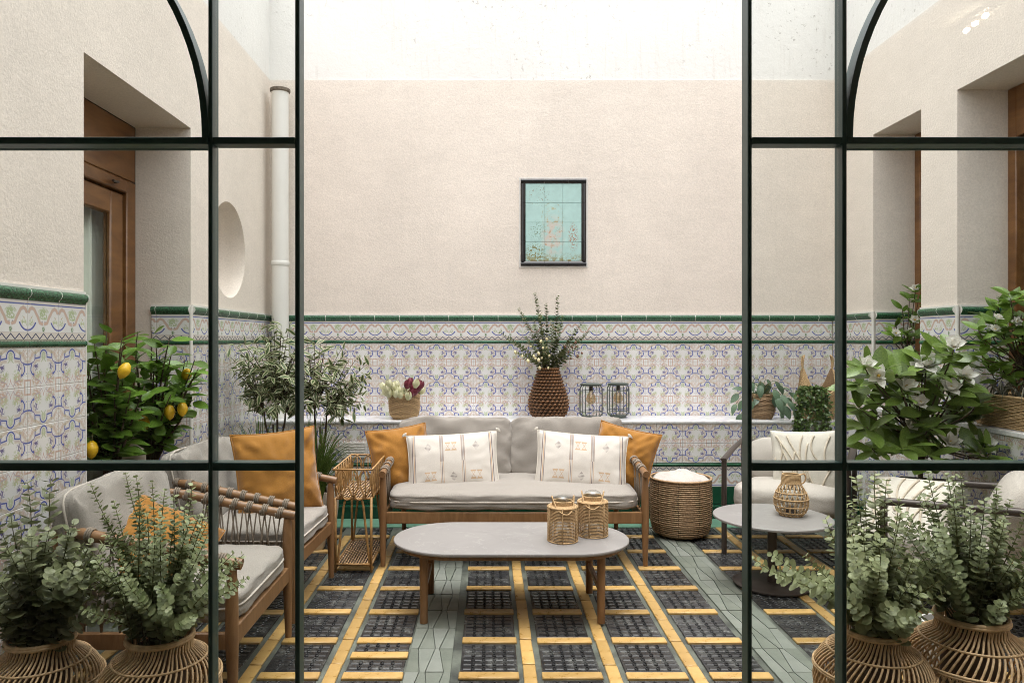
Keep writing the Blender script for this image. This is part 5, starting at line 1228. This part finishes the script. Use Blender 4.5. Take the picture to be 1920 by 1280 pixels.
# ------------------------------------------------------------------ ficus trees (variegated) and grasses
def var_leaf():
    V, F, mi = [], [], []; rows = np.linspace(0, 1, 6)
    for t in rows:
        w = .175*max(.03, sin(pi*t**.8))
        for u in (-1, -.55, 0, .55, 1): V.append((t, u*w, -.16*t*t+.25*w*abs(u)))
    for i in range(5):
        for c in range(4): F.append((i*5+c, i*5+c+1, i*5+c+6, i*5+c+5)[::-1]); mi.append(1 if c in (0, 3) else 0)
    return V, F, mi
FV, FF, FM = var_leaf()
def ficus(label, base, forks, tips, per, size):
    t = thing('ficus_tree', label, 'ficus tree', base); b0 = np.array(base); tr = MB(); tw_ = MB(); P, T, S = [], [], []
    for k, fk in enumerate(forks):
        p0 = np.array([.025*cos(k*1.7), .025*sin(k*1.7), .02]); e = np.array(fk)-b0; tr.tube(bez(p0, p0+np.array([0, 0, .3]), e-np.array([0, 0, .15]), e, 10), np.linspace(.0105, .006, 10), 6)
    tr.build('trunk', M_BARK, t, 180)
    for i, tip in enumerate(tips):
        e = np.array(tip)-b0; fk = np.array(min(forks, key=lambda f_: np.linalg.norm(np.array(f_)-np.array(tip))))-b0; C = bez(fk, fk+(e-fk)*.3+np.array([0, 0, .06]), fk+(e-fk)*.75+np.array([0, 0, .05]), e, 9); tw_.tube(C, np.linspace(.0040, .0012, 9), 5); L = along(C, np.array([0.]))[2]
        for k in range(per):
            pos, TT, _ = along(C, np.array([L*(.30+.70*(k+random.random())/per)])); TT = TT[0]; a = random.uniform(0, 2*pi); u = unit(np.cross(TT, (.2, .3, .9))); w = np.cross(TT, u); P.append(pos[0]+R3(.012)); T.append(u*cos(a)+w*sin(a)+TT*random.uniform(.2, 1.0)+np.array([0, 0, -.28])); S.append(size*random.uniform(.7, 1.2))
    tw_.build('branches', M_BARK, t, 180); lv = MB(); scatter(lv, FV, FF, P, T, cover(T, .8, .45), S, FM); tag(lv.build('leaves', [M_FICUSLEAF, M_FICUSEDGE], t, 180), kind='stuff'); return t
def blob(cx, cy, rx, ry, Y, dY, n):
    out = []
    for i in range(n):
        a = i*2.39996+random.random()*.4; r = ((i+.5)/n)**.45; out.append(px(cx+rx*r*cos(a), cy-ry*r*sin(a), Y+random.uniform(-dY, dY)))
    return out
tips = blob(520, 695, 88, 95, 4.93, .22, 58)+[px(512, 592, 4.95), px(545, 600, 4.95), px(470, 625, 4.9), px(430, 668, 4.9), px(438, 700, 4.9), px(500, 610, 4.95), px(452, 745, 4.9), px(560, 640, 4.9)]
ficus('variegated cream-edged ficus tree in the corner under the drain pipe', (-1.44, 4.98, FZ+.27), [px(512, 795, 4.97), px(495, 770, 4.95), px(535, 775, 4.98), px(520, 760, 4.95)], tips, 13, .074)
tips = blob(625, 715, 70, 80, 4.98, .18, 40)+[px(575, 632, 5.0), px(602, 640, 5.0), px(640, 670, 4.98), px(690, 682, 4.95), px(694, 700, 4.95), px(680, 740, 4.95), px(672, 718, 4.95), px(590, 625, 5.0)]
ficus('variegated cream-edged ficus tree beside the tulip basket', (-1.15, 5.05, FZ+.27), [px(600, 800, 5.03), px(612, 780, 5.0), px(590, 770, 5.0)], tips, 12, .072)
pot('ficus_pot', 'cream pot of the ficus tree in the corner', (-1.44, 4.98, FZ), .13, .30, M_POT); pot('ficus_pot', 'cream pot of the ficus tree beside the plant stand', (-1.15, 5.05, FZ), .12, .30, M_POT)
def grass(label, base, n, h, spread, mat, pot_lab):
    t = thing('grass_plant', label, 'grass', (base[0], base[1], base[2]+.2)); b = MB()
    for i in range(n):
        a = random.uniform(0, 2*pi); r = spread*sqrt(random.random()); L = h*random.uniform(.6, 1.05); e = np.array([r*cos(a), r*sin(a), L*(1-.35*(r/spread)**2)]); p0 = np.array([.05*cos(a)*random.random(), .05*sin(a)*random.random(), .0])
        b.tube(bez(p0, p0+np.array([0, 0, L*.5]), e*np.array([.6, .6, 1.0]), e, 7), [.0030, .0034, .0032, .0028, .0022, .0015, .0005], 3, caps=False, flat=(1, .3))
    tag(b.build('blades', mat, t, 180), kind='stuff'); pot('grass_pot', pot_lab, base, .09, .22, M_POT); return t
grass('tall thin green grass plant between the ficus and the rattan stand', (-1.12, 4.70, FZ), 190, .70, .30, M_GRASS, 'cream pot of the grass plant behind the rattan stand')
grass('tall thin green grass plant behind the armchair under the ficus', (-1.46, 4.66, FZ), 130, .72, .24, M_GRASS, 'cream pot of the grass plant under the corner ficus')

# ------------------------------------------------------------------ tulips
tl = thing('tulip_bunch', 'bunch of cream and burgundy tulips standing in the seagrass basket', 'tulips', (-.655, 5.715, .737+.16))
def tulip_me(mat):
    b = MB()
    for k in range(6):
        a = 2*pi*k/6; V = []; rr = .0135 if k % 2 else .0125
        for i, tt in enumerate(np.linspace(0, 1, 6)):
            r = rr*(.30+1.35*sin(pi*(.12+.72*tt)))*.82; z = .046*tt; w = .0105*max(.10, sin(pi*(.15+.80*tt)))
            for u in (-1, 0, 1): V.append((r*cos(a)-u*w*sin(a)-abs(u)*.002*cos(a), r*sin(a)+u*w*cos(a)-abs(u)*.002*sin(a), z))
        b.add(V, [(i*3+c, i*3+c+1, i*3+c+4, i*3+c+3) for i in range(5) for c in range(2)])
    return b.mesh('tulip_flower', mat, 180)
TW, TR = tulip_me(M_TULIPWHITE), tulip_me(M_TULIPRED)
for col_, lst in ((TW, [(722, 728), (732, 722), (737, 735), (731, 740), (744, 742), (745, 725), (748, 735), (757, 738), (763, 736), (728, 732), (742, 748), (752, 745), (778, 722), (788, 735), (740, 728), (735, 748), (726, 738), (765, 745)]), (TR, [(763, 724), (768, 720), (772, 729), (782, 730), (786, 725), (776, 737), (770, 740), (780, 722), (775, 745)])):
    for (x, y) in lst:
        p = px(x, y+4, 5.64+random.uniform(-.05, .09))-np.array(tl.location); d = Vector((p[0]*.9, p[1]*.9, .26)).normalized(); o = link('tulip_flower', col_, tl, tuple(p), d.to_track_quat('Z', 'Y').to_euler()); o.scale = (1.5,)*3
        MB().tube(bez((p[0]*.3, p[1]*.3, -.05), (p[0]*.5, p[1]*.5, 0), p*.9, p, 6), .0022, 5).build('stalk', M_STEM, tl, 180)
LV, LF = blade(np.linspace(0, 1, 6), lambda t: .10*max(.05, sin(pi*min(1, t*.9+.08))), .1, .3, 1); lv = MB(); P, T, S = [], [], []
for i in range(34):
    a = 2*pi*i/34; P.append((.075*cos(a), .075*sin(a), -.0)); T.append((cos(a)*.8, sin(a)*.8, .9)); S.append(random.uniform(.06, .10))
scatter(lv, LV, LF, P, T, cover(T), S); tag(lv.build('leaves', M_TULIPLEAF, tl, 180), kind='stuff')

# ------------------------------------------------------------------ drooping plant and ivy on the ledge
POTHOS_ME = [leaf_me('leaf', .29, b_, .15, M_POTHOS) for b_ in (.15, .3, .45)]
dp = thing('drooping_plant', 'plant with large blue-green drooping leaves in the small wicker basket', 'plant', (2.146, 5.72, .737+.175)); P, T, S = [], [], []; vb = MB()
for (x, y) in [(1385, 738), (1380, 757), (1390, 775), (1384, 785), (1412, 715), (1400, 725), (1440, 718), (1425, 722), (1462, 722), (1480, 735), (1478, 752), (1465, 770), (1472, 790), (1455, 745), (1488, 768), (1420, 740), (1412, 752), (1450, 730), (1470, 760), (1435, 728), (1445, 735), (1408, 735), (1465, 740), (1418, 765), (1405, 770), (1395, 750), (1458, 755), (1430, 735)]:
    e = px(x, y, 5.60+random.uniform(-.06, .16))-np.array(dp.location); e[1] = min(e[1], .15); C = bez((0, 0, -.02), (e[0]*.3, e[1]*.3, .06+max(0, e[2])), (e[0]*.75, e[1]*.75, max(e[2], -.02)+.05), e, 8); vb.tube(C, .0022, 4)
    d = unit(C[-1]-C[-2]); P.append(e); T.append(d*.7+np.array([.1*np.sign(e[0]), -.15, -.35])+R3(.15)); S.append(random.uniform(.075, .115))
    if random.random() < .75: P.append(C[5]); T.append(d+R3(.5)+np.array([0, -.2, -.1])); S.append(random.uniform(.07, .10))
vb.build('stems', M_STEM, dp, 180); leaf_objs(dp, 'leaf', POTHOS_ME, P, T, cover(T, .7, .3)+np.array([0, -.4, 0]), S)
iv = thing('ivy_plant', 'small dark-leaved trailing ivy spilling from the pointed-handle basket', 'ivy', (2.56, 5.70, .737+.19)); vb = MB(); lv = MB(); P, T, S = [], [], []
for i in range(48):
    x = random.uniform(1490, 1552); yb = random.choice([760, 785, 808, 818, 800, 740, 812]); e = px(x+random.uniform(-10, 12), yb, 5.53+random.uniform(0, .03))-np.array(iv.location); q = px(x, 730+random.uniform(-6, 8), 5.56)-np.array(iv.location)
    e[1] = min(e[1], -.168); q[1] = min(q[1], -.12) 
    C = bez((random.uniform(-.08, .06), random.uniform(-.06, .04), 0), q*np.array([.7, .6, 1])+np.array([0, 0, .05]), q, e, 14); vb.tube(C, .0013, 4); L = along(C, np.array([0.]))[2]
    for s in np.arange(.03, L, .015):
        pos, TT, _ = along(C, np.array([s])); P.append(pos[0]+R3(.007)); T.append(R3(.7)+np.array([0, -.5, -.3])); S.append(random.uniform(.020, .036))
IVL, IVF = blade(np.linspace(0, 1, 5), lambda t: .34*max(.05, sin(pi*min(1, t**.7))), .1, .15, 1); scatter(lv, IVL, IVF, P, T, cover(T, .5, .4)+np.array([0, -.5, 0]), S)
vb.build('stems', M_STEM, iv, 180); tag(lv.build('leaves', M_IVY, iv, 180), kind='stuff')

# ------------------------------------------------------------------ magnolia and camellias with white flowers
def petal_flower(n1, n2, size, open_=.7):
    b = MB()
    for ring_, n in ((0, n1), (1, n2)):
        for k in range(n):
            a = 2*pi*k/n+ring_*.5; V = []; op = open_*(1-.45*ring_)+random.uniform(-.15, .15)
            for tt in np.linspace(0, 1, 7):
                r = size*(.08+tt*op-.14*tt*tt); z = size*(tt*(1.05-.55*op)+.1*sin(tt*3)); w = size*.30*max(.05, sin(pi*min(1, .08+.90*tt))**.75)
                for u in (-1, -.5, 0, .5, 1): V.append((r*cos(a)-u*w*sin(a)-u*u*size*.10*cos(a), r*sin(a)+u*w*cos(a)-u*u*size*.10*sin(a), z+u*u*size*.05))
            b.add(V, [(i*5+c, i*5+c+1, i*5+c+6, i*5+c+5) for i in range(6) for c in range(4)])
    return b.mesh('flower', M_PETAL, 180)
MAG_FL = [petal_flower(5, 3, .078, o) for o in (.7, 1.05, .85)]; CAM_FL = [petal_flower(6, 5, .042, o) for o in (.85, .95)]
STAMEN = MB().lathe([(.001, 0), (.010, .004), (.011, .018), (.006, .028), (.001, .030)], 10, cap0=False).mesh('stamen', M_YCENTER, 180)
MAG_ME = [leaf_me('leaf', .225, b_, .16, M_MAGNOLIA, wave=.004, ex=.55) for b_ in (.10, .24, -.04)]; CAM_ME = [leaf_me('leaf', .24, b_, .18, M_CAMELLIA) for b_ in (.10, .22, .0)]
def shrub(name, label, cat, base, shoots, flowers, leafmes, flmes, per, lsize, fork=None, lean=.5, stemr=.009):
    t = thing(name, label, cat, tuple(base)); b0 = np.array(base); P, T, S = [], [], []; br = MB(); fk = np.array(fork)-b0 if fork is not None else np.array([0, 0, .2])
    MB().tube(smoothpath([(0, 0, -.03), fk*np.array([.4, .4, .5]), fk], 6), np.linspace(stemr*1.3, stemr, 13), 8).build('trunk', M_BARK, t, 180)
    for sh in list(shoots)+list(flowers):
        e = np.array(sh)-b0; C = bez(fk*random.uniform(.55, 1.0), fk+(e-fk)*.25+np.array([0, 0, .05]), e-np.array([e[0]*.12, e[1]*.12, .10]), e, 10); br.tube(C, np.linspace(stemr*.55, .003, 10), 6); tt = unit(C[-1]-C[-2]); u = unit(np.cross(tt, (.3, .1, .9))); w = np.cross(tt, u)
        for k in range(per):
            a = k*2.4+random.random()*.6; back = random.uniform(0, .12)*(k/per); d = u*cos(a)+w*sin(a)+tt*random.uniform(.1, lean+.3)+np.array([0, -.1, .08]); P.append(e-tt*back+R3(.006)); T.append(d); S.append(lsize*random.uniform(.72, 1.15))
    br.build('branches', M_BARK, t, 180); leaf_objs(t, 'leaf', leafmes, P, T, cover(T, .9, .25), S)
    for i, f_ in enumerate(flowers):
        e = np.array(f_)-b0; d = Vector((random.uniform(-.5, .3), -.75, random.uniform(.25, .9))).normalized(); o = link('flower', flmes[i % len(flmes)], t, tuple(e+np.array(d)*.02), d.to_track_quat('Z', 'Y').to_euler()); s = random.uniform(.8, 1.15); o.scale = (s, s, s)
        q = link('stamen', STAMEN, o, (0, 0, .008)); q.scale = (.9,)*3 if len(flmes) == 3 else (.5,)*3
    return t
mgp = (2.50, 4.22, FZ); pot('magnolia_pot', 'cream pot of the magnolia shrub against the window wall', mgp, .14, .36, M_POT)
MF = [(1622, 690), (1646, 708), (1693, 736), (1712, 700), (1736, 692), (1724, 762), (1788, 655), (1808, 712), (1780, 735), (1702, 805), (1776, 836), (1860, 838)]
fl = [px(x, y, 3.92+random.uniform(-.05, .12)) for x, y in MF]
sh = [px(1735+125*sqrt((i+.5)/26)*cos(i*2.4), 765-105*sqrt((i+.5)/26)*sin(i*2.4), 4.08+random.uniform(-.15, .2)) for i in range(26)]+[px(1612, 720, 4.05), px(1610, 760, 4.0), px(1625, 800, 4.0), px(1635, 840, 4.0), px(1690, 840, 3.95), px(1740, 850, 3.95), px(1830, 850, 3.95), px(1855, 850, 3.95), px(1775, 665, 4.1), px(1690, 690, 4.1), px(1830, 760, 4.05)]
sh = [(min(p[0], XR-.10), p[1], p[2]) for p in sh]; fl = [(min(p[0], XR-.08), p[1], p[2]) for p in fl]
shrub('magnolia_shrub', 'large magnolia shrub with glossy leaves and big white flowers', 'magnolia', (mgp[0], mgp[1], mgp[2]+.33), sh, fl, MAG_ME, MAG_FL, 6, .172, fork=(2.47, 4.18, .78), stemr=.012)
c1 = (2.935, 5.12, SZ); pot('camellia_pot', 'small grey ribbed pot on the narrow window sill', c1, .075, .13, M_POTGREY, 6)
sh = [px(x, y, 5.12+random.uniform(-.05, .06)) for x, y in [(1705, 560), (1692, 580), (1712, 590), (1685, 625), (1700, 640), (1715, 660), (1690, 680), (1708, 700), (1680, 610), (1716, 625), (1702, 735), (1722, 560), (1695, 760)]]; fl = [px(x, y, 5.05) for x, y in [(1675, 630), (1702, 626), (1714, 604), (1716, 547)]]
shrub('camellia_plant', 'slender camellia with small white flowers on the narrow window sill', 'camellia', (c1[0], c1[1], SZ+.115), sh, fl, CAM_ME, CAM_FL, 5, .095, fork=(2.93, 5.12, 1.25), lean=.8, stemr=.007)
# wicker trough on the wide sill
wt = thing('wicker_trough', 'long rectangular wicker trough on the wide window sill', 'basket', (2.955, 3.965, SZ)); hx, hy, hh = .115, .36, .165
def rrect(k, n=96, e=6.0): P_ = edge_loop(hx*k, hy*k, e, n); return P_
b = MB()
for k in range(19):
    z = .006+hh*k/18; P_ = rrect(.93+.07*k/18); n_ = len(P_); out = P_.copy(); w = .0035*np.cos(np.arange(n_)*pi/2+pi*(k % 2)); nrm = unit(P_*np.array([1/hx**2, 1/hy**2, 0])); out = out+nrm*w[:, None]; out[:, 2] = z; b.tube(out, .0046, 5, closed=True)
P_ = rrect(1.0); P_[:, 2] = hh+.010
b.tube(P_, .0085, 6, closed=True); b.build('woven_wall', M_SEAGRASS, wt, 180)
V = []; N = 96
for k in range(2):
    q = rrect((.93+.07*k)*.955); q[:, 2] = .005+(hh-.004)*k; V += q.tolist()
MB().add(V, [(i, (i+1) % N, N+(i+1) % N, N+i) for i in range(N)]+[tuple(range(N))[::-1]]).build('liner', M_DARKREED, wt)
q = rrect(.93); q[:, 2] = hh-.035; MB().add(q.tolist(), [tuple(range(N))]).build('soil', M_SOIL, wt)
ap = thing('air_plant', 'curling silvery air plants in the wicker trough', 'air plant', (2.92, 4.08, SZ+hh-.03)); b = MB()
for i in range(46):
    a = random.uniform(0, 2*pi); cx, cy = random.uniform(-.05, .05), random.uniform(-.28, .16); L = random.uniform(.10, .19); e = np.array([cx+L*.75*cos(a), cy+L*.75*sin(a), random.uniform(-.01, .10)]); b.tube(bez((cx, cy, 0), (cx+L*.1*cos(a), cy+L*.1*sin(a), L*.9), (cx+L*.7*cos(a), cy+L*.7*sin(a), L*1.0), e, 10), np.linspace(.0075, .0012, 10), 4, flat=(1, .22))
tag(b.build('blades', M_SILVERGRASS, ap, 180), kind='stuff')
orb = thing('glass_orb', 'clear glass orb lantern nestled in the wicker trough', 'glass orb', (2.86, 4.10, SZ+hh-.03)); MB().lathe([(.001, 0), (.022, .004), (.036, .022), (.038, .036), (.028, .058), (.012, .068), (.001, .070)], 20, cap0=False).build('globe', M_GLASS_SMALL, orb, 180)
sh = [px(x, y, 4.0+random.uniform(-.1, .12)) for x, y in [(1850, 590), (1870, 570), (1895, 560), (1915, 590), (1880, 620), (1900, 640), (1845, 640), (1835, 620), (1870, 660), (1910, 680), (1850, 680), (1890, 550), (1925, 560), (1925, 620), (1860, 700), (1905, 710), (1940, 650), (1950, 590), (1935, 700), (1880, 690), (1838, 660), (1960, 640)]]
fl = [px(x, y, 3.93) for x, y in [(1866, 604), (1897, 607), (1860, 625), (1925, 640), (1945, 610)]]
shrub('camellia_plant', 'bushy camellia with small white flowers growing from the wicker trough', 'camellia', (2.96, 4.03, SZ+hh-.03), sh, fl, CAM_ME, CAM_FL, 6, .105, fork=(2.95, 4.02, 1.2), lean=.7, stemr=.007)
pot('ribbed_pot', 'pale grey ribbed pot on the floor between the rattan vases and the tube armchair', (1.775, 2.86, FZ), .075, .24, M_POTGREY, 9)
